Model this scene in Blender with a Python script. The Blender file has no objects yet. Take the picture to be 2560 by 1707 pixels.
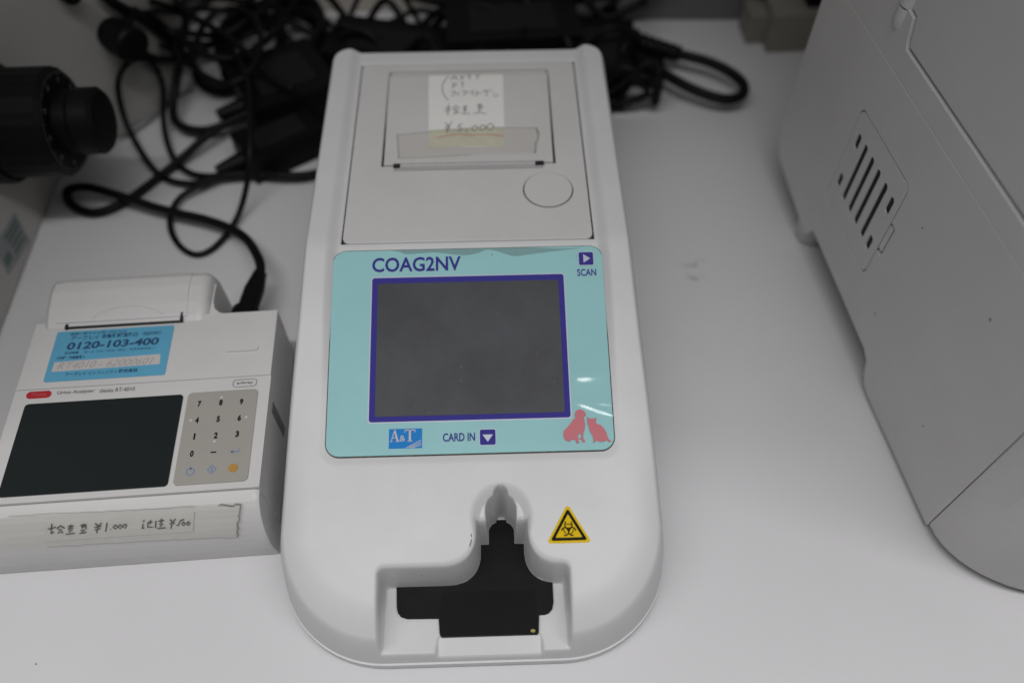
import bpy, bmesh, math, random
import numpy as np
from mathutils import Vector, Matrix
R = math.radians
sc = bpy.context.scene
col = sc.collection
random.seed(4)

# ------------------------------------------------------------------ camera
cam_d = bpy.data.cameras.new('camera'); cam = bpy.data.objects.new('camera', cam_d); col.objects.link(cam)
cam.location = (0, 0, 0.33); cam.rotation_euler = (R(90 - 55), 0, 0)
cam_d.sensor_fit = 'HORIZONTAL'; cam_d.sensor_width = 22.3; cam_d.lens = 18.0
cam_d.clip_start = 0.01; cam_d.clip_end = 50
cam_d.dof.use_dof = True; cam_d.dof.focus_distance = 0.325; cam_d.dof.aperture_fstop = 2.2
cam_d.dof.aperture_blades = 7
sc.camera = cam

# ------------------------------------------------------------------ light: one ceiling tube running across the bench, dim room
w = bpy.data.worlds.new('World'); sc.world = w; w.use_nodes = True
bg = w.node_tree.nodes['Background']; bg.inputs[0].default_value = (0.93, 0.95, 1.0, 1); bg.inputs[1].default_value = 0.095
ld = bpy.data.lights.new('ceiling_tube', 'AREA'); ld.shape = 'RECTANGLE'; ld.size = 1.7; ld.size_y = 0.05
ld.energy = 4.9; ld.color = (1.0, 0.987, 0.985); ld.spread = R(105)
lamp = bpy.data.objects.new('ceiling_tube', ld); col.objects.link(lamp)
lamp.location = (-0.08, -0.09, 1.05); lamp.rotation_euler = (R(-6), 0, 0)

vs = sc.view_settings; vs.view_transform = 'Standard'; vs.look = 'None'; vs.gamma = 1; vs.exposure = 0; vs.use_curve_mapping = False

# ---- measured outlines and strokes, in millimetres
DOG = [[40.7,-28.18],[41.2,-27.23],[42.36,-26.68],[43.67,-26.92],[44.57,-27.72],[44.95,-29.08],[44.46,-29.64],[44.02,-29.43],[44.09,-30.97],[44.38,-32.51],[44.12,-34.41],[43.55,-35.92],[43.36,-37.43],[43.52,-38.57],[44.12,-39.15],[43.91,-39.63],[42.98,-39.49],[42.66,-38.54],[41.82,-38.21],[41.34,-38.88],[41.85,-39.72],[41.46,-40.01],[40.54,-39.83],[40.51,-39.04],[40.16,-38.54],[38.93,-38.5],[38.28,-38.78],[38.03,-39.34],[36.93,-38.93],[36.08,-37.96],[35.75,-36.24],[36.12,-34.92],[37.29,-33.82],[38.68,-32.33],[39.89,-30.65],[40.87,-30.03],[40.57,-29.13]]
DOGH = [[42.42,-36.07],[42.73,-37.22],[42.43,-38.08],[41.46,-38.05],[41.24,-37.17],[41.66,-36.43]]
CAT = [[45.4,-29.67],[45.94,-30.18],[47.05,-30.6],[47.89,-30.4],[48.77,-30.04],[48.83,-30.93],[48.49,-31.57],[48.99,-32.65],[50.29,-33.0],[51.52,-34.26],[52.35,-36.0],[52.79,-37.91],[53.22,-38.79],[54.02,-39.08],[53.78,-39.83],[53.15,-39.81],[52.53,-39.03],[51.57,-39.49],[49.87,-39.71],[48.79,-39.11],[48.03,-39.27],[47.81,-39.83],[47.07,-39.81],[47.3,-38.99],[47.2,-37.55],[46.53,-36.2],[45.86,-34.85],[45.75,-33.51],[45.37,-32.35],[45.33,-31.01]]
FILM = [[-31.43,42.66],[-23.15,42.85],[-11.32,42.87],[0.51,42.64],[12.35,42.59],[24.2,42.42],[38.39,41.59],[46.7,41.72],[39.54,40.91],[30.03,39.91],[24.09,39.2],[19.35,38.7],[15.25,39.92],[8.79,41.86],[3.44,40.29],[-1.89,39.62],[-8.38,40.46],[-13.69,41.14],[-18.41,40.97],[-25.5,40.74],[-27.87,41.71]]
HAND1 = [[[-9.25,254.4],[-11.42,250.18],[-12.33,245.58],[-11.76,241.0],[-9.23,235.67]],[[-8.21,251.01],[-6.5,254.09],[-4.97,250.92]],[[-7.62,252.01],[-5.33,252.17]],[[-3.33,250.71],[-3.25,253.83]],[[-3.25,253.68],[-2.15,253.41],[-2.25,252.24],[-3.24,252.11]],[[-0.5,253.75],[1.65,254.16]],[[0.85,254.03],[0.74,250.9]],[[3.64,253.94],[6.0,254.34]],[[4.84,254.06],[4.72,250.78]],[[-7.24,244.66],[-7.09,248.65]],[[-7.09,248.5],[-5.7,248.3],[-5.78,246.76],[-7.06,246.49]],[[-3.72,248.71],[-1.49,249.11]],[[-2.48,248.98],[-2.61,244.83]],[[-8.34,241.95],[-6.13,242.19],[-6.51,240.46],[-7.76,238.92]],[[-4.26,241.38],[-5.23,240.05]],[[-4.65,240.63],[-4.64,239.13]],[[-3.43,241.96],[-0.83,242.34],[-1.46,240.31],[-2.19,239.05]],[[-0.14,242.01],[0.15,240.64]],[[1.48,242.57],[1.48,240.98]],[[2.61,242.69],[2.31,238.92]],[[4.28,242.64],[4.16,238.41]],[[4.42,240.67],[6.73,240.75]],[[7.23,241.8],[11.07,242.44]],[[9.2,242.19],[9.05,238.49]],[[7.88,243.07],[8.01,241.77]],[[11.47,242.96],[11.65,242.2]],[[12.27,240.66],[12.74,239.66]],[[12.08,238.18],[13.45,238.29],[14.84,239.0]],[[-10.84,230.4],[-7.86,230.75]],[[-9.05,233.07],[-9.43,225.77]],[[-9.62,229.41],[-10.8,227.99]],[[-8.9,229.39],[-8.17,228.64]],[[-5.79,232.01],[-7.36,229.86]],[[-5.79,232.01],[-3.7,229.97]],[[-6.73,229.55],[-4.81,229.78]],[[-6.49,228.81],[-4.94,228.76],[-5.99,227.12]],[[-7.18,226.65],[-3.83,227.42]],[[-2.4,231.18],[0.01,231.55]],[[-1.29,232.1],[-1.38,229.53]],[[-2.15,229.7],[-0.47,229.87]],[[-2.25,228.98],[-0.71,228.93],[-2.15,227.52]],[[-3.1,226.53],[0.98,226.41]],[[4.62,232.3],[6.55,232.39]],[[4.71,231.41],[6.84,231.49]],[[5.59,233.01],[4.99,230.08]],[[6.32,232.84],[7.01,229.65]],[[4.6,230.09],[6.29,230.19]],[[4.98,229.2],[6.04,229.17],[4.97,227.52]],[[2.56,226.21],[5.55,227.0],[8.52,226.18]],[[-10.59,221.0],[-8.99,218.61]],[[-7.27,221.4],[-8.99,218.61]],[[-8.99,218.96],[-9.72,213.92]],[[-10.64,218.16],[-7.9,218.57]],[[-10.52,216.75],[-8.02,216.95]],[[-4.11,219.38],[-4.47,217.41]],[[-4.47,217.41],[-3.53,217.67],[-3.05,216.67],[-3.51,215.41],[-4.83,215.31]],[[-4.11,219.38],[-2.21,219.75]],[[-0.92,216.25],[-0.3,214.34]],[[3.59,218.73],[2.25,217.78],[2.06,215.81],[3.33,215.21],[4.43,217.01],[3.59,218.73]],[[7.29,219.04],[5.72,217.82],[5.7,215.7],[7.12,215.52],[8.23,217.39],[7.29,219.04]],[[10.73,219.8],[9.04,218.43],[9.15,215.95],[10.66,215.56],[11.93,217.77],[10.73,219.8]]]
RED = [[-14.27,210.86],[-10.77,212.0],[-6.32,212.91],[-2.56,213.01],[1.68,212.33],[5.44,212.77],[9.68,212.65],[13.43,211.98],[16.8,211.18]]
NOTE = [[-19.19,256.27],[17.18,255.59],[16.78,204.66],[-17.85,205.01]]
STAIN = [[-18.07,216.27],[-14.86,216.45],[-7.78,216.81],[-0.68,217.3],[8.8,217.73],[16.95,217.34],[16.78,204.66],[8.64,205.1],[1.67,205.58],[-5.31,205.11],[-12.28,205.04],[-17.85,205.01]]
STAINTOP = [[-19.17,255.48],[-19.24,258.25],[-8.3,258.33],[1.75,258.58],[9.29,258.2],[17.29,255.98],[17.16,254.41],[9.27,255.82],[-0.76,256.28],[-10.77,255.79]]
TAPE = [[-32.42,213.48],[-18.13,215.01],[1.68,216.52],[31.52,216.2],[32.51,212.11],[31.01,205.26],[30.3,199.86],[1.66,199.71],[-9.86,198.92],[-31.2,198.22]]
TAPETOP = [[-30.88,258.2],[-10.8,257.84],[24.34,256.56],[25.27,254.56],[4.25,255.34],[-20.77,255.53],[-30.26,255.42]]
HAND2 = [[[-82.6,4.68],[-79.52,5.35]],[[-81.54,6.86],[-80.87,2.67]],[[-80.76,2.81],[-80.01,3.49]],[[-78.15,5.85],[-79.14,4.52]],[[-78.15,5.85],[-76.25,4.61]],[[-78.45,4.12],[-77.07,4.17]],[[-78.33,2.62],[-77.62,3.56]],[[-77.39,3.55],[-76.49,2.63]],[[-75.23,5.23],[-72.94,5.36]],[[-74.24,5.96],[-74.04,4.44]],[[-74.94,4.36],[-72.98,4.46]],[[-74.69,3.84],[-73.04,3.72],[-74.32,2.82]],[[-75.2,2.04],[-71.89,2.29]],[[-70.4,5.37],[-68.1,5.49]],[[-70.03,4.74],[-68.1,4.84]],[[-69.46,5.95],[-69.39,3.94]],[[-68.86,5.75],[-67.85,3.68]],[[-69.93,3.23],[-68.11,3.35],[-69.3,2.44]],[[-70.12,2.01],[-67.42,2.3]],[[-64.91,5.76],[-63.58,4.5]],[[-62.45,5.77],[-63.58,4.5]],[[-63.58,4.5],[-63.59,1.67]],[[-64.89,4.1],[-62.31,4.41]],[[-64.58,3.08],[-62.33,3.41]],[[-60.37,5.62],[-60.2,2.0]],[[-58.63,2.98],[-58.4,2.71]],[[-57.22,4.53],[-57.73,3.56],[-56.66,2.83],[-55.99,3.68],[-57.22,4.53]],[[-55.36,4.54],[-55.88,3.57],[-54.8,2.79],[-54.29,3.8],[-55.36,4.54]],[[-53.52,4.6],[-54.12,3.64],[-53.05,2.86],[-52.6,3.93],[-53.52,4.6]],[[-46.5,5.73],[-46.36,4.97]],[[-46.46,4.22],[-46.43,2.21]],[[-46.57,2.22],[-45.7,2.51]],[[-44.66,4.59],[-43.05,4.72]],[[-44.66,4.59],[-44.45,2.56],[-42.45,2.56]],[[-43.89,5.54],[-43.73,3.76]],[[-41.7,5.02],[-41.44,2.09]],[[-40.73,4.79],[-38.66,4.99]],[[-39.72,5.73],[-39.62,3.7]],[[-40.28,3.5],[-38.67,3.63],[-39.88,2.47]],[[-40.69,1.78],[-37.46,1.89]],[[-36.36,5.22],[-35.21,3.88]],[[-34.27,5.32],[-35.21,3.88]],[[-35.21,3.88],[-35.52,1.39]],[[-36.31,3.46],[-34.23,3.55]],[[-32.27,4.51],[-32.8,2.44],[-33.61,2.6]],[[-32.27,4.51],[-30.91,4.81]],[[-31.23,3.83],[-31.44,2.74],[-30.61,2.17],[-30.17,2.99],[-31.23,3.83]],[[-29.36,3.79],[-29.67,2.7],[-28.88,2.14],[-28.42,3.11],[-29.36,3.79]]]
NOTE2 = [[-84.37,8.58],[-27.6,7.87],[-26.86,-0.6],[-83.1,-0.46]]
TAPE2 = [[-104.98,9.37],[-98.98,11.2],[-86.42,11.27],[-60.53,10.6],[-27.46,10.17],[-9.81,9.36],[-9.6,3.21],[-9.48,-4.03],[-44.05,-2.91],[-80.76,-2.59],[-101.7,-2.47]]
C_POWER = [[-124.8,257.3,16.0],[-123.9,263.3,17.0],[-127.5,272.3,16.0],[-136.5,286.7,12.0],[-147.2,296.0,10.0],[-162.1,303.3,9.0],[-177.3,307.8,9.0],[-192.9,313.0,9.0],[-205.1,317.3,10.0],[-219.8,323.7,9.0],[-231.9,329.2,7.0],[-241.2,331.2,5.0],[-246.1,329.8,3.0],[-242.3,322.2,3.0],[-234.6,316.2,3.0],[-226.2,313.9,3.0],[-217.5,317.5,3.0],[-209.0,325.6,3.0],[-200.3,338.1,3.0],[-192.4,348.5,4.0],[-183.4,357.7,7.0],[-175.2,366.2,10.0],[-166.1,374.5,12.0],[-151.7,383.0,14.0],[-136.9,394.1,14.0]]
C_LOOPA = [[-210.2,397.5,60.3],[-207.7,404.2,61.2],[-207.7,422.3,52.4],[-208.0,451.7,33.3],[-195.4,456.8,25.0],[-176.0,436.1,28.0],[-158.1,407.1,34.0],[-146.8,380.6,37.0],[-140.6,353.4,36.0],[-138.3,332.2,30.0],[-141.0,322.0,18.0],[-146.5,311.3,6.0],[-151.5,298.6,3.0],[-158.2,288.2,2.0],[-165.9,285.1,2.0],[-175.3,291.3,2.0],[-182.3,302.4,3.0],[-184.2,313.9,4.0],[-181.3,323.7,5.0],[-174.5,329.5,6.0],[-167.3,334.0,7.0],[-159.5,339.6,7.0]]
C_LOOPB = [[-167.5,333.6,6.0],[-178.8,334.3,5.0],[-189.8,337.5,4.0],[-199.4,344.2,4.0],[-209.9,356.6,6.0],[-221.1,373.8,10.0],[-222.7,380.4,22.5],[-220.5,383.4,33.7],[-216.5,388.4,40.0],[-211.9,394.9,41.1],[-207.5,400.0,37.3],[-207.8,407.9,24.8],[-207.6,405.2,13.0],[-203.1,381.2,9.0],[-197.6,364.7,6.0],[-190.3,351.8,5.0],[-180.8,343.1,5.0],[-171.7,339.3,6.0],[-163.2,338.2,7.0]]
C_C = [[-202.8,462.3,30.0],[-199.3,448.7,28.0],[-198.0,428.4,26.0],[-197.4,413.4,22.0],[-197.7,402.0,18.0],[-199.1,391.8,12.0],[-196.5,382.4,8.0],[-187.6,376.6,7.0],[-176.1,376.1,7.0],[-164.3,378.4,10.0],[-153.5,381.4,14.0],[-142.3,391.6,16.0]]
C_D = [[-212.9,392.4,83.5],[-210.1,396.2,74.4],[-207.8,409.0,59.2],[-207.6,426.4,38.3],[-203.1,431.2,24.0],[-192.6,420.1,22.0],[-181.8,408.6,18.0],[-174.2,407.2,14.0],[-164.4,414.8,12.0],[-154.4,425.1,12.0],[-146.3,438.1,14.0],[-141.6,453.4,16.0]]
C_E = [[-207.6,410.9,61.2],[-208.6,398.6,61.7],[-210.0,397.2,54.9],[-208.8,399.2,44.4],[-207.6,408.6,31.7],[-207.7,429.7,15.6],[-199.0,437.2,14.0],[-186.6,444.3,16.0],[-175.8,454.2,18.0],[-166.0,467.3,18.0],[-155.6,473.0,18.0]]
C_H = [[-196.5,429.6,6.0],[-190.7,420.1,4.0],[-180.7,414.1,4.0],[-169.1,416.7,4.0],[-159.1,424.4,6.0],[-152.0,437.5,8.0],[-147.3,452.8,10.0],[-148.1,474.4,12.0],[-155.6,495.0,14.0]]
C_J = [[-183.0,459.2,12.0],[-179.1,440.9,12.0],[-175.4,419.9,12.0],[-168.1,411.4,12.0],[-157.1,409.8,12.0]]
C_G = [[-207.8,434.3,52.1],[-208.0,454.5,35.3],[-199.2,460.8,30.0],[-190.4,466.1,30.0],[-183.0,473.7,30.0]]
C_K = [[-160.6,491.5,20.0],[-151.4,477.7,20.0],[-139.9,462.4,20.0],[-129.1,458.6,15.0],[-118.0,455.5,12.0]]
C_THIN = [[-234.5,363.2,10.0],[-228.9,372.0,4.7],[-223.5,379.3,2.0],[-217.3,387.9,2.0],[-211.3,396.0,3.3],[-207.4,409.1,2.0],[-196.6,419.2,2.0]]
C_L1 = [[-211.4,395.0,79.9],[-207.7,400.5,69.1],[-207.8,426.4,46.5],[-199.0,428.3,34.0],[-183.0,412.9,34.0],[-167.1,408.2,32.0],[-155.6,415.9,30.0],[-145.4,429.7,30.0],[-137.5,447.5,30.0]]
C_L2 = [[-184.9,410.9,30.0],[-186.1,433.8,32.0],[-180.1,448.8,34.0],[-167.0,451.2,36.0],[-152.1,437.3,38.0],[-144.5,411.5,38.0],[-147.5,391.4,36.0],[-157.5,383.0,34.0],[-172.7,392.9,30.0],[-186.5,408.0,26.0],[-200.2,425.3,22.0],[-207.6,423.9,30.4]]
C_L3 = [[-207.7,461.5,37.7],[-193.9,445.7,36.0],[-178.4,433.2,36.0],[-163.0,419.4,36.0],[-148.5,405.4,34.0],[-135.3,387.7,34.0],[-121.8,378.3,34.0]]
C_M = [[-172.3,332.9,6.0],[-165.4,337.8,6.0],[-153.9,340.2,6.0],[-141.1,340.7,6.0],[-127.9,339.3,6.0],[-116.3,340.3,5.0],[-105.1,344.9,4.0],[-97.6,349.2,4.0]]
C_RIGHT = [[54.0,464.2,12.0],[66.4,449.2,13.0],[79.7,432.2,14.0],[92.7,417.3,14.0],[105.9,406.3,13.0],[117.9,399.9,12.0],[128.5,398.3,11.0],[136.9,402.2,11.0],[138.8,410.9,12.0],[132.2,420.9,13.0],[120.2,429.4,14.0],[106.4,435.8,14.0],[95.5,441.9,13.0],[84.3,448.1,12.0],[71.5,455.5,12.0]]

# ------------------------------------------------------------------ materials
def mat(name, c, rough=0.45, var=0.0, vscale=40, bump=0.0, bscale=900, coat=0.0, crough=0.05, metal=0.0, alpha=1.0, spec=0.5, c2=None, dirt=None):
    m = bpy.data.materials.new(name); m.use_nodes = True
    nt = m.node_tree; N = nt.nodes; L = nt.links; b = N['Principled BSDF']
    b.inputs['Base Color'].default_value = (*c, 1); b.inputs['Roughness'].default_value = rough
    b.inputs['Metallic'].default_value = metal; b.inputs['Alpha'].default_value = alpha
    b.inputs['Specular IOR Level'].default_value = spec
    b.inputs['Coat Weight'].default_value = coat; b.inputs['Coat Roughness'].default_value = crough
    tc = N.new('ShaderNodeTexCoord')
    if var > 0 or c2:
        n = N.new('ShaderNodeTexNoise'); n.inputs['Scale'].default_value = vscale; n.inputs['Detail'].default_value = 6; n.inputs['Roughness'].default_value = 0.65
        L.new(tc.outputs['Object'], n.inputs['Vector'])
        mx = N.new('ShaderNodeMix'); mx.data_type = 'RGBA'
        d = c2 if c2 else tuple(v * (1 - var) for v in c)
        mx.inputs['A'].default_value = (*c, 1); mx.inputs['B'].default_value = (*d, 1)
        rp = N.new('ShaderNodeMapRange'); rp.inputs[1].default_value = 0.35; rp.inputs[2].default_value = 0.7
        L.new(n.outputs['Fac'], rp.inputs[0]); L.new(rp.outputs[0], mx.inputs['Factor'])
        out = mx.outputs['Result']
        if dirt:   # sparse small specks of dirt
            v = N.new('ShaderNodeTexVoronoi'); v.inputs['Scale'].default_value = dirt[0]; L.new(tc.outputs['Object'], v.inputs['Vector'])
            lt = N.new('ShaderNodeMapRange'); lt.inputs[1].default_value = dirt[1]; lt.inputs[2].default_value = dirt[1] * 1.7
            lt.inputs[3].default_value = 1; lt.inputs[4].default_value = 0
            L.new(v.outputs['Distance'], lt.inputs[0])
            wn = N.new('ShaderNodeMath'); wn.operation = 'GREATER_THAN'; wn.inputs[1].default_value = dirt[2]
            sp = N.new('ShaderNodeSeparateColor'); L.new(v.outputs['Color'], sp.inputs[0]); L.new(sp.outputs[0], wn.inputs[0])
            mu = N.new('ShaderNodeMath'); mu.operation = 'MULTIPLY'; L.new(lt.outputs[0], mu.inputs[0]); L.new(wn.outputs[0], mu.inputs[1])
            m2 = N.new('ShaderNodeMix'); m2.data_type = 'RGBA'; m2.inputs['B'].default_value = (0.09, 0.075, 0.06, 1)
            L.new(out, m2.inputs['A']); L.new(mu.outputs[0], m2.inputs['Factor']); out = m2.outputs['Result']
        L.new(out, b.inputs['Base Color'])
        rr = N.new('ShaderNodeMapRange'); rr.inputs[3].default_value = rough * 0.85; rr.inputs[4].default_value = min(1, rough * 1.15)
        L.new(n.outputs['Fac'], rr.inputs[0]); L.new(rr.outputs[0], b.inputs['Roughness'])
    if bump > 0:
        n2 = N.new('ShaderNodeTexNoise'); n2.inputs['Scale'].default_value = bscale; n2.inputs['Detail'].default_value = 2
        L.new(tc.outputs['Object'], n2.inputs['Vector'])
        bp = N.new('ShaderNodeBump'); bp.inputs['Strength'].default_value = bump; bp.inputs['Distance'].default_value = 0.0003
        L.new(n2.outputs['Fac'], bp.inputs['Height']); L.new(bp.outputs['Normal'], b.inputs['Normal'])
    return m

M = {}
M['abs'] = mat('white_grained_plastic', (0.64, 0.64, 0.645), 0.45, 0.05, 25, 0.22, 2400, dirt=(260, 0.06, 0.985))
M['lid'] = mat('warm_grey_plastic', (0.60, 0.588, 0.582), 0.5, 0.06, 30, 0.12, 1500, dirt=(190, 0.055, 0.975))
M['base'] = mat('grey_base_plastic', (0.56, 0.56, 0.56), 0.5, 0.08, 60)
M['white'] = mat('white_smooth_plastic', (0.64, 0.632, 0.625), 0.4, 0.05, 30, 0.05, 900, dirt=(150, 0.05, 0.985))
M['beige'] = mat('beige_grey_plastic', (0.57, 0.562, 0.557), 0.55, 0.06, 20, 0.14, 1400, dirt=(70, 0.03, 0.97))
M['cream'] = mat('cream_enamel', (0.42, 0.415, 0.39), 0.45, 0.06, 18, 0.08, 700)
M['taupe'] = mat('aged_taupe_plastic', (0.24, 0.225, 0.195), 0.55, 0.08, 30)
M['dark'] = mat('dark_gap', (0.012, 0.012, 0.013), 0.7)
M['black'] = mat('black_plastic', (0.0045, 0.0048, 0.0055), 0.5, 0.3, 60, 0.08, 900, spec=0.16)
M['tray'] = mat('black_matte_tray', (0.005, 0.005, 0.0058), 0.6, 0.3, 90, 0.06, 1200, spec=0.2, dirt=(420, 0.07, 0.985))
M['rubber'] = mat('black_rubber', (0.0045, 0.005, 0.0065), 0.5, 0.25, 50, 0.05, 500, spec=0.18)
M['table'] = mat('white_laminate', (0.655, 0.650, 0.662), 0.45, 0.05, 7, 0.05, 500, dirt=(55, 0.02, 0.97))
M['wall'] = mat('beige_wall_paint', (0.5, 0.47, 0.42), 0.8, 0.08, 9, 0.2, 300)
M['metal'] = mat('grey_rail', (0.16, 0.16, 0.165), 0.55, 0.1, 20)
M['teal'] = mat('teal_membrane', (0.33, 0.615, 0.63), 0.6, 0.05, 35, spec=0.2, coat=0.5, crough=0.12, dirt=(200, 0.05, 0.98))
M['navy'] = mat('navy_print', (0.046, 0.040, 0.27), 0.7, spec=0.12, coat=0.3, crough=0.04)
M['pale'] = mat('pale_print', (0.52, 0.56, 0.66), 0.4, coat=0.4)
M['edge'] = mat('grime_and_gap_shade', (0.10, 0.085, 0.07), 0.8, 0.6, 400)
M['rose'] = mat('rose_print', (0.60, 0.19, 0.22), 0.6, spec=0.15, coat=0.3, crough=0.04)
M['azure'] = mat('azure_print', (0.015, 0.22, 0.62), 0.6, spec=0.15, coat=0.3, crough=0.04)
M['yellow'] = mat('yellow_vinyl', (0.78, 0.53, 0.008), 0.7, 0.08, 200, spec=0.15)
M['ink'] = mat('black_ink', (0.010, 0.010, 0.010), 0.75, spec=0.12)
M['paper'] = mat('note_paper', (0.78, 0.78, 0.755), 0.8, 0.04, 120)
M['stain'] = mat('yellowed_paper', (0.66, 0.65, 0.53), 0.5, 0.12, 160, coat=0.3, crough=0.2)
M['pencil'] = mat('pencil_line', (0.12, 0.115, 0.115), 0.7)
M['strip'] = mat('worn_paper_strip', (0.62, 0.615, 0.59), 0.8, 0.06, 120)
M['faint'] = mat('faint_pencil', (0.36, 0.34, 0.33), 0.8)
M['pen'] = mat('dark_pen_line', (0.10, 0.10, 0.10), 0.6)
M['redpen'] = mat('red_pen_line', (0.62, 0.12, 0.10), 0.6)
M['tape'] = mat('clear_tape', (0.55, 0.545, 0.50), 0.14, 0.1, 90, 0.35, 160, alpha=0.06, coat=0.5, crough=0.08)
M['tape2'] = mat('shiny_clear_tape', (0.50, 0.50, 0.46), 0.10, 0.1, 90, 0.6, 120, alpha=0.08, coat=1.0, crough=0.14)
def film_mat(name, rough, base, bscale, tint):
    m = bpy.data.materials.new(name); m.use_nodes = True; nt = m.node_tree; N = nt.nodes; L = nt.links
    N.remove(N['Principled BSDF']); tr = N.new('ShaderNodeBsdfTransparent'); tr.inputs[0].default_value = (*tint, 1)
    gl = N.new('ShaderNodeBsdfGlossy'); gl.inputs['Roughness'].default_value = rough
    mx = N.new('ShaderNodeMixShader'); mx.inputs[0].default_value = 0.05
    tc = N.new('ShaderNodeTexCoord'); n = N.new('ShaderNodeTexNoise'); n.inputs['Scale'].default_value = bscale; n.inputs['Detail'].default_value = 3; L.new(tc.outputs['Object'], n.inputs['Vector'])
    bp = N.new('ShaderNodeBump'); bp.inputs['Strength'].default_value = base; bp.inputs['Distance'].default_value = 0.0008; L.new(n.outputs['Fac'], bp.inputs['Height'])
    L.new(bp.outputs['Normal'], gl.inputs['Normal']); L.new(tr.outputs[0], mx.inputs[1]); L.new(gl.outputs[0], mx.inputs[2])
    L.new(mx.outputs[0], N['Material Output'].inputs['Surface']); return m
M['tape'] = film_mat('clear_tape', 0.12, 0.25, 150, (0.985, 0.98, 0.96))
M['tape2'] = film_mat('shiny_clear_tape', 0.10, 0.18, 110, (0.98, 0.975, 0.955))
M['grime'] = mat('tape_grime', (0.20, 0.175, 0.13), 0.9, 0.5, 500, alpha=0.28, spec=0.05)
M['grime2'] = mat('brown_tape_grime', (0.20, 0.175, 0.12), 0.9, 0.5, 500, alpha=0.6, spec=0.05)
M['film'] = mat('peeling_film', (0.27, 0.36, 0.35), 0.3, 0.25, 160, 0.4, 300, coat=0.6, alpha=0.38)
M['skyblue'] = mat('sky_blue_label', (0.115, 0.40, 0.60), 0.45, 0.06, 60)
M['labeltext'] = mat('label_navy', (0.02, 0.07, 0.16), 0.5)
M['labelwhite'] = mat('label_white', (0.58, 0.55, 0.54), 0.6, 0.05, 100)
M['glass'] = mat('black_screen_glass', (0.012, 0.017, 0.017), 0.2, coat=0.3, crough=0.05)
M['keypad'] = mat('taupe_keypad', (0.37, 0.352, 0.32), 0.5, 0.05, 60)
M['red'] = mat('red_badge', (0.47, 0.02, 0.03), 0.4)
M['greytext'] = mat('grey_print', (0.17, 0.17, 0.18), 0.5)
M['bluetext'] = mat('pale_blue_print', (0.20, 0.27, 0.42), 0.5)
M['orange'] = mat('orange_key', (0.46, 0.25, 0.05), 0.5)
M['greylabel'] = mat('grey_warning_label', (0.27, 0.29, 0.31), 0.6, 0.2, 150)
M['greenish'] = mat('green_grey_print', (0.10, 0.16, 0.12), 0.6)
M['scale'] = mat('engraved_scale', (0.20, 0.21, 0.22), 0.6)

# touch screen: grey base stands in for the ceiling reflection, with fine dust and scratches
m = mat('dusty_touch_screen', (0.080, 0.083, 0.091), 0.5, 0.30, 28, spec=0.2, coat=0.3, crough=0.05)
nt = m.node_tree; N = nt.nodes; L = nt.links; b = N['Principled BSDF']; tc = N.new('ShaderNodeTexCoord')
prev = b.inputs['Base Color'].links[0].from_socket
for ang, sx, sy, thr in ((0.6, 110, 1500, 0.81), (-1.05, 140, 1800, 0.82)):
    m0 = N.new('ShaderNodeMapping'); m0.inputs['Rotation'].default_value = (0, 0, ang); L.new(tc.outputs['Object'], m0.inputs['Vector'])
    mp = N.new('ShaderNodeMapping'); mp.inputs['Scale'].default_value = (sx, sy, 1); L.new(m0.outputs[0], mp.inputs['Vector'])
    n = N.new('ShaderNodeTexNoise'); n.inputs['Scale'].default_value = 1; n.inputs['Detail'].default_value = 1; L.new(mp.outputs[0], n.inputs['Vector'])
    r_ = N.new('ShaderNodeMapRange'); r_.inputs[1].default_value = thr - 0.07; r_.inputs[2].default_value = thr + 0.05; r_.inputs[4].default_value = 0.35; L.new(n.outputs['Fac'], r_.inputs[0])
    mx = N.new('ShaderNodeMix'); mx.data_type = 'RGBA'; mx.inputs['B'].default_value = (0.24, 0.245, 0.25, 1)
    L.new(prev, mx.inputs['A']); L.new(r_.outputs[0], mx.inputs['Factor']); prev = mx.outputs['Result']
v = N.new('ShaderNodeTexVoronoi'); v.inputs['Scale'].default_value = 330; L.new(tc.outputs['Object'], v.inputs['Vector'])
r_ = N.new('ShaderNodeMapRange'); r_.inputs[1].default_value = 0.05; r_.inputs[2].default_value = 0.11; r_.inputs[3].default_value = 0.55; r_.inputs[4].default_value = 0; L.new(v.outputs['Distance'], r_.inputs[0])
sp = N.new('ShaderNodeSeparateColor'); L.new(v.outputs['Color'], sp.inputs[0])
gt = N.new('ShaderNodeMath'); gt.operation = 'GREATER_THAN'; gt.inputs[1].default_value = 0.86; L.new(sp.outputs[0], gt.inputs[0])
mu = N.new('ShaderNodeMath'); mu.operation = 'MULTIPLY'; L.new(gt.outputs[0], mu.inputs[0]); L.new(r_.outputs[0], mu.inputs[1])
mx = N.new('ShaderNodeMix'); mx.data_type = 'RGBA'; mx.inputs['B'].default_value = (0.21, 0.21, 0.205, 1)
L.new(prev, mx.inputs['A']); L.new(mu.outputs[0], mx.inputs['Factor']); L.new(mx.outputs['Result'], b.inputs['Base Color'])
M['screen'] = m

# ------------------------------------------------------------------ helpers
def obj(name, me, material, parent=None, loc=None, rot=None, smooth=False):
    if isinstance(me, bmesh.types.BMesh):
        bm = me; me = bpy.data.meshes.new(name); bm.to_mesh(me); bm.free()
    o = bpy.data.objects.new(name, me); col.objects.link(o)
    me.materials.clear(); me.materials.append(material)
    if smooth: me.shade_smooth()
    o.parent = parent
    if loc: o.location = loc
    if rot: o.rotation_euler = rot
    return o

def thing(name, label, cat, loc=(0, 0, 0), rz=0, group=None):
    o = bpy.data.objects.new(name, None); col.objects.link(o); o.empty_display_size = 0.02
    o.location = loc; o.rotation_euler = (0, 0, rz); tag(o, label, cat, group); return o

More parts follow.
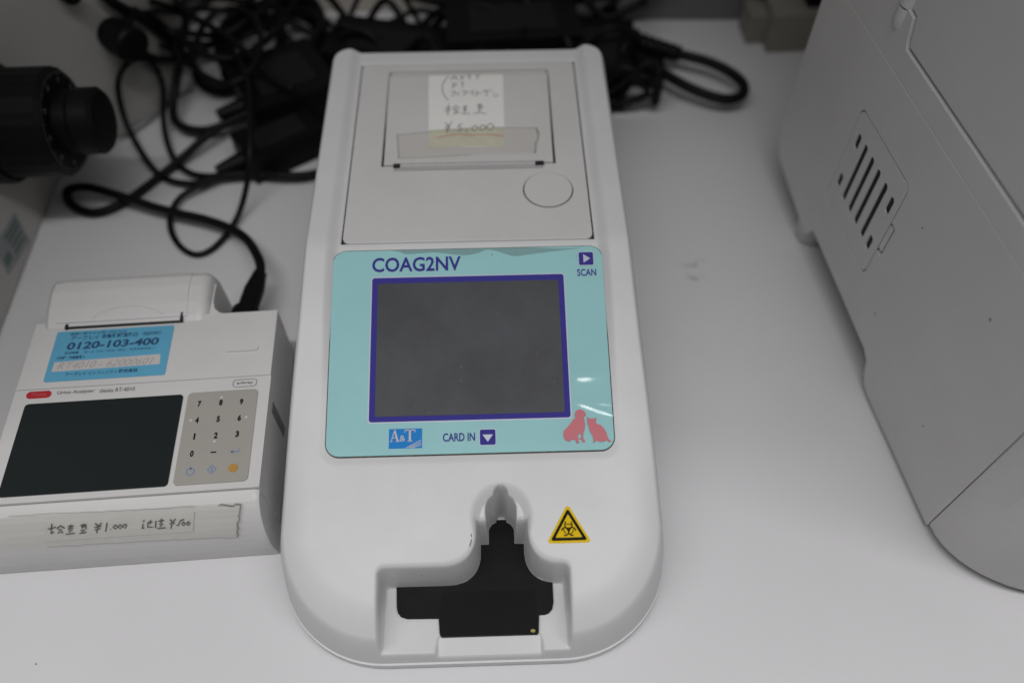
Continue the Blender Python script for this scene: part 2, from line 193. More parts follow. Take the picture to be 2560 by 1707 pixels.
def tag(o, label, cat, group=None):
    o['label'] = label; o['category'] = cat
    if group: o['group'] = group
    return o

def auto(o, ang=35):
    me = o.data; me.shade_smooth(); me.set_sharp_from_angle(angle=R(ang))
    ar = np.empty(len(me.polygons)); me.polygons.foreach_get('area', ar)
    me.polygons.foreach_set('use_smooth', (ar < 8 * np.median(ar)).astype(bool)); me.update()   # large flat faces stay flat
    return o

def rrect(x0, x1, y0, y1, r, n=6):
    pts = []
    for cx, cy, a0 in ((x1 - r, y1 - r, 0), (x0 + r, y1 - r, 90), (x0 + r, y0 + r, 180), (x1 - r, y0 + r, 270)):
        for i in range(n + 1):
            a = R(a0 + 90 * i / n); pts.append((cx + r * math.cos(a), cy + r * math.sin(a)))
    return pts

def circle(cx, cy, r, n=48):
    return [(cx + r * math.cos(2 * math.pi * i / n), cy + r * math.sin(2 * math.pi * i / n)) for i in range(n)]

def poly(bm, pts, z0, z1, f=None):
    """prism of a 2-D outline (x, y) from z0 to z1; f maps (x, y, z) to the final point"""
    f = f or (lambda x, y, z: (x, y, z))
    A = sum(pts[i][0] * pts[(i + 1) % len(pts)][1] - pts[(i + 1) % len(pts)][0] * pts[i][1] for i in range(len(pts)))
    if A < 0: pts = pts[::-1]
    lo = [bm.verts.new(f(x, y, z0)) for x, y in pts]; hi = [bm.verts.new(f(x, y, z1)) for x, y in pts]
    bm.faces.new(hi); bm.faces.new(lo[::-1])
    n = len(pts)
    for i in range(n):
        bm.faces.new((lo[i], lo[(i + 1) % n], hi[(i + 1) % n], hi[i]))
    return bm

def prism(pts, z0, z1, f=None):
    bm = bmesh.new(); poly(bm, pts, z0, z1, f); return bm

def box(bm, x0, x1, y0, y1, z0, z1):
    return poly(bm, [(x0, y0), (x1, y0), (x1, y1), (x0, y1)], z0, z1)

def bevelled(bm, wd, seg=3, ang=40):
    es = [e for e in bm.edges if len(e.link_faces) == 2 and e.calc_face_angle(0) > R(ang)]
    bmesh.ops.bevel(bm, geom=es, offset=wd, segments=seg, profile=0.5, affect='EDGES', clamp_overlap=True)
    return bm

def ribbon(bm, pts, wd, z=0.0, f=None, closed=False):
    """flat stroke along a 2-D polyline"""
    f = f or (lambda x, y, z: (x, y, z)); n = len(pts); l = []; r = []
    for i in range(n):
        a = pts[(i - 1) % n] if (closed or i > 0) else pts[i]; c = pts[(i + 1) % n] if (closed or i < n - 1) else pts[i]
        dx, dy = c[0] - a[0], c[1] - a[1]; q = math.hypot(dx, dy) or 1e-9; nx, ny = -dy / q * wd / 2, dx / q * wd / 2
        l.append(bm.verts.new(f(pts[i][0] + nx, pts[i][1] + ny, z))); r.append(bm.verts.new(f(pts[i][0] - nx, pts[i][1] - ny, z)))
    for i in range(n if closed else n - 1):
        j = (i + 1) % n; bm.faces.new((r[i], r[j], l[j], l[i]))
    return bm

def spline(pts, sub=6, closed=False):
    P = [Vector(p) for p in pts]; out = []; n = len(P)
    for i in range(n if closed else n - 1):
        p0 = P[(i - 1) % n] if (closed or i > 0) else P[i]; p1 = P[i]; p2 = P[(i + 1) % n]
        p3 = P[(i + 2) % n] if (closed or i < n - 2) else p2
        for k in range(sub):
            t = k / sub
            out.append(0.5 * ((2 * p1) + (p2 - p0) * t + (2 * p0 - 5 * p1 + 4 * p2 - p3) * t * t + (3 * p1 - p0 - 3 * p2 + p3) * t ** 3))
    if not closed: out.append(P[-1])
    return out

def tube(bm, pts, r, n=10, rf=None, cap=True):
    rings = []; up = Vector((0, 0, 1)); N_ = len(pts)
    for i, p in enumerate(pts):
        t = (pts[min(i + 1, N_ - 1)] - pts[max(i - 1, 0)]).normalized()
        u = t.cross(up)
        if u.length < 1e-3: u = Vector((1, 0, 0))
        u.normalize(); v_ = u.cross(t).normalized(); rr = rf(i / (N_ - 1)) if rf else r
        rings.append([bm.verts.new(p + u * rr * math.cos(2 * math.pi * k / n) + v_ * rr * math.sin(2 * math.pi * k / n)) for k in range(n)])
    for a, b_ in zip(rings, rings[1:]):
        for k in range(n): bm.faces.new((a[k], a[(k + 1) % n], b_[(k + 1) % n], b_[k]))
    if cap:
        bm.faces.new(rings[0][::-1]); bm.faces.new(rings[-1])
    bmesh.ops.recalc_face_normals(bm, faces=bm.faces[:])
    return bm

def lathe(bm, prof, n=48, axis='X', c=(0, 0, 0)):
    rings = []
    for (h, r) in prof:
        ring = []
        for k in range(n):
            a = 2 * math.pi * k / n; p, q = r * math.cos(a), r * math.sin(a)
            ring.append(bm.verts.new((c[0] + h, c[1] + p, c[2] + q) if axis == 'X' else (c[0] + p, c[1] + q, c[2] + h)))
        rings.append(ring)
    for a, b_ in zip(rings, rings[1:]):
        for k in range(n): bm.faces.new((a[k], a[(k + 1) % n], b_[(k + 1) % n], b_[k]))
    bm.faces.new(rings[0][::-1]); bm.faces.new(rings[-1])
    bmesh.ops.recalc_face_normals(bm, faces=bm.faces[:])
    return bm

def text_mesh(s, x0, x1, y0, y1, z, bold=0.0, slant=0.0, extrude=0.0):
    """lettering as flat mesh, fitted to a box"""
    cu = bpy.data.curves.new('t', 'FONT'); cu.body = s; cu.size = 1; cu.offset = bold; cu.resolution_u = 3
    o = bpy.data.objects.new('t', cu); col.objects.link(o)
    dg = bpy.context.evaluated_depsgraph_get(); me = bpy.data.meshes.new_from_object(o.evaluated_get(dg))
    bpy.data.objects.remove(o); bpy.data.curves.remove(cu)
    nv = len(me.vertices)
    if nv == 0: return me
    co = np.empty(nv * 3); me.vertices.foreach_get('co', co); co = co.reshape(-1, 3)
    mn, mx_ = co.min(0), co.max(0)
    u = (co[:, 0] - mn[0]) / (mx_[0] - mn[0]); v_ = (co[:, 1] - mn[1]) / (mx_[1] - mn[1])
    co[:, 1] = y0 + v_ * (y1 - y0); co[:, 0] = x0 + u * (x1 - x0) + slant * (co[:, 1] - y0); co[:, 2] = z
    me.vertices.foreach_set('co', co.ravel()); me.update(); return me

def join_mesh(name, mes):
    bm = bmesh.new()
    for m_ in mes: bm.from_mesh(m_)
    return bm

def boolean(o, cutters, op='DIFFERENCE', bev=0.0):
    tmp = []
    for bm in cutters:
        me = bpy.data.meshes.new('cut'); bmesh.ops.recalc_face_normals(bm, faces=bm.faces[:]); bm.to_mesh(me); bm.free()
        c = bpy.data.objects.new('cut', me); col.objects.link(c); tmp.append(c)
        md = o.modifiers.new('b', 'BOOLEAN'); md.operation = op; md.object = c; md.solver = 'EXACT'
    keep_parent = o.parent; o.parent = None
    if bev > 0:
        md = o.modifiers.new('bev', 'BEVEL'); md.width = bev; md.segments = 2; md.limit_method = 'ANGLE'; md.angle_limit = R(40)
    dg = bpy.context.evaluated_depsgraph_get(); me = bpy.data.meshes.new_from_object(o.evaluated_get(dg))
    o.modifiers.clear(); old = o.data; o.data = me; bpy.data.meshes.remove(old); o.parent = keep_parent
    for c in tmp: bpy.data.objects.remove(c)
    return o

def heightfield(name, xs, ys, zf, sdf=None):
    X, Y = np.meshgrid(xs, ys); X = X.astype(float); Y = Y.astype(float)
    nx, ny = len(xs), len(ys); idx = np.arange(nx * ny).reshape(ny, nx)
    q = np.stack([idx[:-1, :-1], idx[:-1, 1:], idx[1:, 1:], idx[1:, :-1]], -1).reshape(-1, 4)
    if sdf is not None:
        S = sdf(X, Y); inside = (S < 0).ravel()
        q = q[inside[q].any(1)]
        for _ in range(2):
            S = sdf(X, Y); e = 1e-5; gx = (sdf(X + e, Y) - S) / e; gy = (sdf(X, Y + e) - S) / e
            g = np.sqrt(gx * gx + gy * gy) + 1e-9; k = np.maximum(S, 0)
            X -= k * gx / g; Y -= k * gy / g
    Z = zf(X, Y)
    used = np.unique(q); remap = -np.ones(nx * ny, int); remap[used] = np.arange(len(used)); q = remap[q]
    V = np.stack([X.ravel()[used], Y.ravel()[used], Z.ravel()[used]], -1)
    me = bpy.data.meshes.new(name); me.vertices.add(len(V)); me.vertices.foreach_set('co', V.ravel())
    me.loops.add(q.size); me.loops.foreach_set('vertex_index', q.ravel().astype(np.int32))
    me.polygons.add(len(q)); me.polygons.foreach_set('loop_start', np.arange(0, q.size, 4, dtype=np.int32))
    me.update(calc_edges=True); me.validate(); return me

sm = lambda a, b, x: (lambda t: t * t * (3 - 2 * t))(np.clip((x - a) / (b - a), 0, 1))
def smin(a, b, k):
    h = np.clip(0.5 + 0.5 * (b - a) / k, 0, 1); return b * (1 - h) + a * h - k * h * (1 - h)
def smax(a, b, k): return -smin(-a, -b, k)
def sd_rect(x, y, x0, x1, y0, y1, r):
    qx = np.abs(x - (x0 + x1) / 2) - (x1 - x0) / 2 + r; qy = np.abs(y - (y0 + y1) / 2) - (y1 - y0) / 2 + r
    return np.hypot(np.maximum(qx, 0), np.maximum(qy, 0)) + np.minimum(np.maximum(qx, qy), 0) - r

# ------------------------------------------------------------------ setting
bm = bmesh.new(); box(bm, -0.9, 0.9, -0.35, 0.5365, -0.03, 0.0); bevelled(bm, 0.004, 2)
o = auto(obj('bench_top', bm, M['table'])); o['kind'] = 'structure'
bm = bmesh.new(); box(bm, -0.9, 0.9, 0.538, 0.56, -0.03, 0.50)
o = obj('wall', bm, M['wall']); o['kind'] = 'structure'
# smudge on the bench
nt = M['table'].node_tree; N = nt.nodes; L = nt.links; b = N['Principled BSDF']; prev = b.inputs['Base Color'].links[0].from_socket; tc = N.new('ShaderNodeTexCoord')
for (px, py, rr_) in ((0.0943, 0.2822, 0.0085), (0.0952, 0.2700, 0.0070)):
    ds = N.new('ShaderNodeVectorMath'); ds.operation = 'DISTANCE'; ds.inputs[1].default_value = (px, py, 0); L.new(tc.outputs['Object'], ds.inputs[0])
    n = N.new('ShaderNodeTexNoise'); n.inputs['Scale'].default_value = 160; n.inputs['Detail'].default_value = 4; L.new(tc.outputs['Object'], n.inputs['Vector'])
    mr = N.new('ShaderNodeMapRange'); mr.inputs[1].default_value = 0.0; mr.inputs[2].default_value = rr_; mr.inputs[3].default_value = 1; mr.inputs[4].default_value = 0; L.new(ds.outputs['Value'], mr.inputs[0])
    m2 = N.new('ShaderNodeMapRange'); m2.inputs[1].default_value = 0.50; m2.inputs[2].default_value = 0.70; L.new(n.outputs['Fac'], m2.inputs[0])
    mu = N.new('ShaderNodeMath'); mu.operation = 'MULTIPLY'; L.new(mr.outputs[0], mu.inputs[0]); L.new(m2.outputs[0], mu.inputs[1])
    mx = N.new('ShaderNodeMix'); mx.data_type = 'RGBA'; mx.inputs['B'].default_value = (0.21, 0.21, 0.215, 1); L.new(prev, mx.inputs['A']); L.new(mu.outputs[0], mx.inputs['Factor']); prev = mx.outputs['Result']
L.new(prev, b.inputs['Base Color'])

# ------------------------------------------------------------------ the blood clotting analyzer
AN = thing('coagulation_analyzer', 'white wedge shaped bench analyzer with teal control panel and printer lid', 'analyzer', (-0.014, 0.0836, 0), R(1.7))
HW, ZT, SL = 0.0764, 0.0715, math.tan(R(17))
def an_sdf(x, y, g=0.0):
    front = sd_rect(x, y, -HW - g, HW + g, -0.0040 - g, 0.40, 0.043 + g)
    back = sd_rect(x, y, -HW - g, HW + g, -0.20, 0.2865 + g, 0.018 + g)
    return np.maximum(front, back)
def an_top(y):
    return smin(np.full_like(y, ZT), ZT - SL * (0.1462 - y), 0.0012) + 0.0003
def card_sd(x, y):
    A = sd_rect(x, y, -0.0362, 0.0372, -0.05, 0.0250, 0.004)
    B = sd_rect(x, y, 0.0002, 0.0224, -0.05, 0.0412, 0.0012)
    U = smin(A, B, 0.013)
    Nn = sd_rect(x, y, 0.0046, 0.0175, 0.0, 0.0494, 0.0058)
    G = np.hypot(x - 0.0111, y - 0.0484) - 0.0034
    return U, np.minimum(Nn, G)
def bay_drop(s, r, k):
    d = np.maximum(-s, 0); q = np.minimum(d, r * 0.98)
    return r - np.sqrt(r * r - q * q) + np.maximum(d - r * 0.98, 0) * k
def an_z(x, y):
    d = -an_sdf(x, y)
    rail = 0.0030 * sm(0.0532, 0.0592, np.abs(x)) * sm(0.07, 0.13, y)
    top = an_top(y) + rail - 0.0006 * (1 - sm(-0.001, 0.003, sd_rect(x, y, -0.0558, 0.0558, 0.0622, 0.1448, 0.005)))
    top = top - 0.0062 * np.clip(1 - d / 0.017, 0, 1) ** 2 * (1 - sm(0.035, 0.10, y))
    z = smin(0.0055 + (8.6 + 3.0 * (1 - sm(0.0, 0.12, y))) * d, top, 0.024 + 0.016 * (1 - sm(0.01, 0.09, y)))
    # dished collar round the end of the card slot
    dish = np.hypot(x - 0.0113, (y - 0.0400)) - 0.0118
    z = np.where(y > 0.033, smin(z, an_top(y) + np.clip(dish, -0.0035, 0.01) * 0.9 + 0.0004, 0.0012), z)
    # card bay
    s1, s2 = card_sd(x, y); base_ = np.minimum(z, an_top(y) + 0.0005)
    w1 = np.where(s1 < 0, base_ - bay_drop(s1, 0.0016, 22.0), z); w2 = np.where(s2 < 0, base_ - bay_drop(s2, 0.0006, 30.0), z)
    z = np.minimum(z, smax(np.minimum(w1, w2), np.full_like(z, 0.0135), 0.0008))
    # sloped notch in the front lip under the card stage
    nx_ = sd_rect(x, y, -0.0136, 0.0250, -0.05, 0.0042, 0.0015)
    z = np.minimum(z, smax(0.0100 + 0.35 * (y + 0.004) + np.maximum(nx_, 0) * 3.0, np.full_like(z, 0.0085), 0.001) + np.where(nx_ > 0.003, 1, 0))
    # pocket that the lid drops into
    pk = (np.abs(x) < 0.05302) & (y > 0.1479) & (y < 0.2682)
    z = np.where(pk, ZT - 0.005, z)
    return z
xs = np.unique(np.concatenate([np.linspace(-0.0771, 0.0771, 290), np.linspace(-0.002, 0.0245, 120), [-0.05303, -0.05298, 0.05298, 0.05303]]))
ys = np.unique(np.concatenate([np.linspace(-0.0046, 0.0660, 190), np.linspace(0.0200, 0.0530, 140), np.linspace(0.0660, 0.2893, 340), [0.14788, 0.14794, 0.26816, 0.26822]]))
obj('body', heightfield('body', xs, ys, an_z, lambda x, y: an_sdf(x, y)), M['abs'], AN, smooth=True)
# base skirt
def outline(g, n=14):
    pts = []
    for cx, cy, r, a0 in ((HW - 0.018, 0.2685, 0.018 + g, 0), (-HW + 0.018, 0.2685, 0.018 + g, 90), (-HW + 0.043, 0.0390, 0.043 + g, 180), (HW - 0.043, 0.0390, 0.043 + g, 270)):
        for i in range(n + 1):
            a = R(a0 + 90 * i / n); pts.append((cx + r * math.cos(a), cy + r * math.sin(a)))
    return pts
bm = prism(outline(0.0002), 0.0015, 0.0058); bevelled(bm, 0.0006, 3, 50)
auto(obj('base_skirt', bm, M['abs'], AN), 50)
bm = prism(outline(-0.004), 0.0, 0.0022); obj('base_foot', bm, M['dark'], AN)

# --- dark filler under the printer lid, paints shade into its gaps
bm = bmesh.new(); box(bm, -0.0530, 0.0530, 0.14795, 0.2572, ZT - 0.0049, ZT - 0.0011); obj('lid_gap_shade', bm, M['dark'], AN)
for x0, x1 in ((-0.0530, -0.0500), (0.0500, 0.0530)):
    bm = bmesh.new(); box(bm, x0, x1, 0.2573, 0.2678, ZT - 0.0049, ZT - 0.0011); obj('lid_gap_shade', bm, M['dark'], AN)
bm = bmesh.new(); box(bm, -0.0499, 0.0499, 0.2662, 0.2681, ZT - 0.0049, ZT - 0.0011); obj('lid_gap_shade', bm, M['edge'], AN)  # brown strip paints the fainter shade of the rear gap
# --- printer lid
bm = prism(rrect(-0.0523, 0.0523, 0.1485, 0.2674, 0.0034), ZT - 0.0042, ZT + 0.0003)
lid = obj('printer_lid', bm, M['lid'], AN)
FX0, FX1, FY0, FY1 = -0.0388, 0.0394, 0.1940, 0.2613
cut1 = prism([(FX0, FY0), (FX1, FY0), (FX1, FY1), (FX0, FY1)], ZT - 0.0038, ZT + 0.01)
cut2 = prism(circle(0.0351, 0.1775, 0.01095, 64), ZT - 0.0035, ZT + 0.01)
boolean(lid, [cut1, cut2], bev=0.00045); auto(lid, 30)
bm = prism(circle(0.0351, 0.1775, 0.01045, 64), ZT - 0.0034, ZT + 0.00045); bevelled(bm, 0.0004, 2, 60)
auto(obj('release_button', bm, M['lid'], lid), 40)
def flap_z(x, y):
    z = ZT + 0.0006 + 0.0016 * sm(0.200, 0.240, y)
    t = np.clip((y - 0.2535) / 0.0055, 0, 1)
    z = z - 0.0050 * (1 - np.sqrt(np.maximum(1 - t * t, 0)))
    return z
xs_ = np.linspace(FX0 + 0.0006, FX1 - 0.0006, 40); ys_ = np.concatenate([np.linspace(FY0 + 0.0004, 0.252, 40), np.linspace(0.2526, 0.2590, 24)])
me = heightfield('flap', xs_, ys_, flap_z)
bm = bmesh.new(); bm.from_mesh(me)
g = bmesh.ops.extrude_face_region(bm, geom=bm.faces[:]); 
for v_ in [e for e in g['geom'] if isinstance(e, bmesh.types.BMVert)]: v_.co.z = ZT - 0.0037
bmesh.ops.recalc_face_normals(bm, faces=bm.faces[:])
# taper: side gaps close towards the back
for v_ in bm.verts:
    k = (v_.co.y - FY0) / (FY1 - FY0); v_.co.x *= 0.986 + 0.014 * k
flap = auto(obj('paper_flap', bm, M['lid'], lid), 50)
bm = bmesh.new(); box(bm, FX0 + 0.001, FX1 - 0.001, 0.2594, 0.2609, ZT - 0.0038, ZT - 0.0008); bevelled(bm, 0.0004, 2)
auto(obj('hinge_bar', bm, M['lid'], lid))
# tear bar: dark slot ends and two rows of fine teeth
for x0, x1 in ((-0.0333, -0.0303), (0.0302, 0.0341)):
    bm = bmesh.new(); box(bm, x0, x1, 0.1921, 0.1949, ZT + 0.0001, ZT + 0.00092); obj('slot_end', bm, M['dark'], lid)
bm = bmesh.new(); n = 66
for i in range(n):
    x = -0.0330 + 0.0667 * i / (n - 1)
    box(bm, x - 0.00030, x + 0.00030, 0.1906, 0.1931, ZT + 0.0002, ZT + 0.00075)
    box(bm, x - 0.00022, x + 0.00022, 0.1944, 0.1957, ZT + 0.0004, ZT + 0.00085)
o = obj('tear_teeth', bm, M['lid'], lid); o['kind'] = 'stuff'
bm = bmesh.new(); box(bm, -0.0332, 0.0339, 0.1907, 0.1930, ZT + 0.0001, ZT + 0.00045); obj('tooth_bed', bm, M['greytext'], lid)
bm = bmesh.new(); box(bm, -0.0302, 0.0301, 0.1931, 0.1941, ZT + 0.0002, ZT + 0.0011); bevelled(bm, 0.0002, 1)
obj('tear_bar', bm, M['lid'], lid)
bm = bmesh.new()
for i in range(90):
    x = -0.0300 + 0.0600 * i / 89; h = 0.0003 + 0.0002 * random.random()
    poly(bm, [(x - 0.00025, 0.1943), (x + 0.00025, 0.1943), (x, 0.1943 + h + 0.0002)], ZT + 0.0005, ZT + 0.00095)
o = obj('dark_serration', bm, M['dark'], lid); o['kind'] = 'stuff'

# --- teal control panel on the sloped front
PV = 0.1036
pc = Vector((0, PV, ZT - SL * (0.1462 - PV) + 0.0003))
panel_out = rrect(-0.0553, 0.0553, -0.0427, 0.0425, 0.0052, 8)
def pan_z(x, y):
    # slight film blisters near the right edge, they catch the tube
    ok = sm(0.0398, 0.0425, x)
    b1 = ok * 0.00036 * np.exp(-((x - 0.0452) / 0.0075) ** 2 - ((y + 0.0128) / 0.0026) ** 2)
    b2 = ok * 0.00018 * np.exp(-((x - 0.0500) / 0.0075) ** 2 - ((y + 0.0240 + 0.08 * (x - 0.05)) / 0.0014) ** 2)
    b3 = ok * 0.00017 * np.exp(-((x - 0.0500) / 0.0085) ** 2 - ((y + 0.0268 + 0.35 * (x - 0.05)) / 0.0012) ** 2)
    b4 = 0.00015 * np.exp(-((x - 0.001) / 0.006) ** 2 - ((y - 0.0365) / 0.002) ** 2)
    ed = sd_rect(x, y, -0.0553, 0.0553, -0.0427, 0.0425, 0.0052)
    return 0.0006 + b1 + b2 + b3 + b4 + 0.0 * ed
psd = lambda x, y: sd_rect(x, y, -0.0553, 0.0553, -0.0427, 0.0425, 0.0052)
panel = obj('control_panel', heightfield('panel', np.linspace(-0.0556, 0.0556, 250), np.linspace(-0.043, 0.0428, 200), pan_z, psd), M['teal'], AN, loc=pc, rot=(R(17), 0, 0), smooth=True)
obj('panel_rim', prism(rrect(-0.0557, 0.0557, -0.0431, 0.0429, 0.0056, 8), -0.0006, 0.00022), M['edge'], panel)
cz = math.cos(R(17)); V = lambda y: (y - PV) / cz
def flat(name, pts, material, z0=0.0006, z1=0.00075, parent=None):
    return obj(name, prism(pts, z0, z1), material, parent or panel)
fr = flat('screen_border', rrect(-0.0396, 0.0395, V(0.0747), V(0.1330), 0.0013), M['pale'], 0.0003, 0.00068)
flat('screen_frame', rrect(-0.0391, 0.0390, V(0.0752), V(0.1325), 0.0010), M['navy'], 0.0003, 0.00080)
flat('touch_screen', rrect(-0.0368, 0.0368, V(0.0772), V(0.1301), 0.0007), M['screen'], 0.0003, 0.00092)
obj('lettering', text_mesh('COAG2NV', -0.0393, -0.0030, V(0.1350), V(0.1411), 0.00082, 0.018), M['navy'], panel)
obj('lettering', text_mesh('SCAN', 0.0447, 0.0525, V(0.1315), V(0.1344), 0.00082, 0.012), M['navy'], panel)
obj('lettering', text_mesh('CARD IN', -0.0105, 0.0018, V(0.0673), V(0.0704), 0.00092, 0.012), M['navy'], panel)
for nm, x0, x1, y0, y1, tri in (('scan_arrow', 0.0457, 0.0516, 0.1361, 0.1415, 'R'), ('card_arrow', 0.0037, 0.0097, 0.0657, 0.0714, 'D')):
    flat(nm, rrect(x0 - 0.0003, x1 + 0.0003, V(y0) - 0.0003, V(y1) + 0.0003, 0.0008, 4), M['pale'], 0.0003, 0.00078)
    flat(nm, rrect(x0, x1, V(y0), V(y1), 0.0006, 4), M['navy'], 0.0003, 0.00088)
    cx, cy = (x0 + x1) / 2, (V(y0) + V(y1)) / 2
    t_ = [(cx - 0.0011, cy - 0.0019), (cx + 0.0017, cy), (cx - 0.0011, cy + 0.0019)] if tri == 'R' else [(cx - 0.0020, cy + 0.0010), (cx, cy - 0.0018), (cx + 0.0020, cy + 0.0010)]
    flat('arrow_head', t_, M['pale'], 0.0003, 0.00098)
# maker's plate: A&T in serif capitals over three slanted lines
lx0, lx1, ly0, ly1 = -0.0312, -0.0185, V(0.0652), V(0.0725)
logo = flat('maker_plate', [(lx0, ly0), (lx1, ly0), (lx1, ly1), (lx0, ly1)], M['azure'], 0.0003, 0.00082)
bm = bmesh.new(); zz = 0.00092; by, ty = ly0 + 0.0027, ly1 - 0.0004
for p, wd in (([(lx0 + 0.0009, by), (lx0 + 0.00215, ty)], 0.0003), ([(lx0 + 0.0021, ty), (lx0 + 0.0034, by)], 0.0007), ([(lx0 + 0.0014, by + 0.0014), (lx0 + 0.0029, by + 0.0014)], 0.0003), ([(lx0 + 0.0004, by), (lx0 + 0.0014, by)], 0.0003), ([(lx0 + 0.0027, by), (lx0 + 0.0041, by)], 0.0003),
              ([(lx0 + 0.0060, ty - 0.0002), (lx0 + 0.0101, ty - 0.0002)], 0.0004), ([(lx0 + 0.00805, ty), (lx0 + 0.00805, by)], 0.0008), ([(lx0 + 0.0071, by), (lx0 + 0.0090, by)], 0.0003), ([(lx0 + 0.0061, ty), (lx0 + 0.0061, ty - 0.0011)], 0.0003), ([(lx0 + 0.0100, ty), (lx0 + 0.0100, ty - 0.0011)], 0.0003)):
    ribbon(bm, p, wd, zz)
for k in range(3): ribbon(bm, [(lx0 + 0.0066 + 0.0011 * k, ly0 + 0.0001), (lx1 - 0.0003, ly0 + 0.0030 - 0.0009 * k)], 0.00028, zz)
bm.from_mesh(text_mesh('&', lx0 + 0.0041, lx0 + 0.0063, by, by + 0.0023, zz))
obj('plate_lettering', bm, M['labelwhite'], panel)
S_ = lambda pts: [(x / 1e3, y / 1e3) for x, y in pts]
def filled(name, outer, hole, material, z):
    bm = bmesh.new(); es = []
    for loop in ([outer] + ([hole] if hole else [])):
        vs_ = [bm.verts.new((x, y, z)) for x, y in loop]
        for i in range(len(vs_)): es.append(bm.edges.new((vs_[i], vs_[(i + 1) % len(vs_)])))
    bmesh.ops.triangle_fill(bm, edges=es, use_beauty=True, normal=(0, 0, 1)); return obj(name, bm, material, panel)
filled('dog_emblem', S_(DOG), S_(DOGH), M['rose'], 0.00105)
filled('cat_emblem', S_(CAT), None, M['rose'], 0.00105)
obj('peeling_film', prism([(p.x, min(p.y, 0.0424)) for p in spline([(a / 1e3, b_ / 1e3, 0) for a, b_ in FILM], 4, True)], 0.0003, 0.00075), M['film'], panel)

# --- card tray
TR = [(-30, 24.9), (-8.7, 24.4), (-4.5, 25.3), (-1.6, 27.6), (.1, 30.6), (.6, 33.3), (.7, 41.3), (3.8, 41.6), (4.6, 42.6), (4.9, 46.2), (6.5, 47.9), (8.8, 48.8), (11, 49.0), (13.3, 48.8), (15.5, 47.8), (17, 46), (17.3, 42.8), (18.2, 41.7), (21.1, 41.4), (21.5, 31.2), (22.8, 28.6), (25.7, 26.1), (30.4, 24.8), (30.3, 15.0), (29.7, 12.6), (28.3, 11.1), (26.9, 10.6), (24.6, 10.5), (24.2, 4.4), (23.7, 3.5), (-12.2, 3.5), (-12.9, 4.4), (-13.4, 10.3), (-25.2, 10.5), (-27.6, 11.3), (-28.9, 12.8), (-29.4, 14.7)]
bm = prism(S_(TR), 0.0120, 0.0146); bevelled(bm, 0.0002, 1, 60)
tray = obj('card_tray', bm, M['tray'], AN); tray['label'] = 'black tray at the bottom of the card bay'
bm = bmesh.new(); box(bm, -0.0124, 0.0233, 0.0036, 0.0200, 0.0140, 0.0151); bevelled(bm, 0.0003, 2)
auto(obj('card_stage', bm, M['black'], tray))
bm = prism([(0.0212, 0.0040), (0.0226, 0.0038), (0.0229, 0.0046), (0.0219, 0.0051), (0.0211, 0.0047)], 0.0150, 0.0154); obj('yellow_chip', bm, mat('yellow_chip', (0.45, 0.36, 0.10), 0.7, 0.3, 900), tray)
bm = bmesh.new()
on_top = lambda x, y, z: (x, y, ZT - SL * (0.1462 - y) + 0.0003 + z)
ribbon(bm, [(-0.0002, 0.0341), (0.0000, 0.0330)], 0.0003, 0.00002, on_top); ribbon(bm, [(-0.0001, 0.0322), (-0.0004, 0.0308), (-0.0008, 0.0298)], 0.0003, 0.00002, on_top)
obj('scuff_mark', bm, M['ink'], AN)

# --- biohazard sticker
def slope_prism(name, pts, material, z0, z1, parent):
    return obj(name, prism(pts, z0, z1, on_top), material, parent)
def tri_round(cx, cy, s, r):
    c = [(cx, cy + s * 1.1547), (cx - s, cy - s * 0.57735), (cx + s, cy - s * 0.57735)]; out = []
    for i, p in enumerate(c):
        base = (90, 210, 330)[i]; ux, uy = (cx - p[0]), (cy - p[1]); q = math.hypot(ux, uy); px, py = p[0] + ux / q * 2 * r, p[1] + uy / q * 2 * r
        for k in range(7):
            a = R(base - 60 + 120 * k / 6); out.append((px + r * math.cos(a), py + r * math.sin(a)))
    return out
sx, sy = 0.0361, 0.0345
sq = lambda pts: [(x, sy + (y - sy) * 0.94) for x, y in pts]
st = slope_prism('biohazard_sticker', sq(tri_round(sx, sy, 0.0084, 0.0009)), M['yellow'], -0.0002, 0.0002, AN)
slope_prism('warning_triangle', sq(tri_round(sx, sy, 0.0069, 0.00055)), M['ink'], 0.0001, 0.00026, st)
slope_prism('warning_field', sq(tri_round(sx, sy, 0.0050, 0.0002)), M['yellow'], 0.0001, 0.00032, st)
bm = bmesh.new(); cy0 = sy + 0.00010
for a0 in (90, 210, 330):
    ux, uy = math.cos(R(a0)), math.sin(R(a0)); qx, qy = sx + ux * 0.00150, cy0 + uy * 0.00150
    arc = [(qx + 0.00138 * math.cos(R(a0 + t)), qy + 0.00138 * math.sin(R(a0 + t))) for t in range(35, 326, 15)]
    ribbon(bm, arc, 0.00046, 0.00038, on_top)
    ribbon(bm, [(sx + ux * 0.00045, cy0 + uy * 0.00045), (sx + ux * 0.0007, cy0 + uy * 0.0007)], 0.0007, 0.00038, on_top)
    arc = [(sx + 0.00178 * math.cos(R(a0 + t)), cy0 + 0.00178 * math.sin(R(a0 + t))) for t in range(-38, 39, 10)]
    ribbon(bm, arc, 0.00034, 0.00038, on_top)
obj('biohazard_symbol', bm, M['ink'], st)

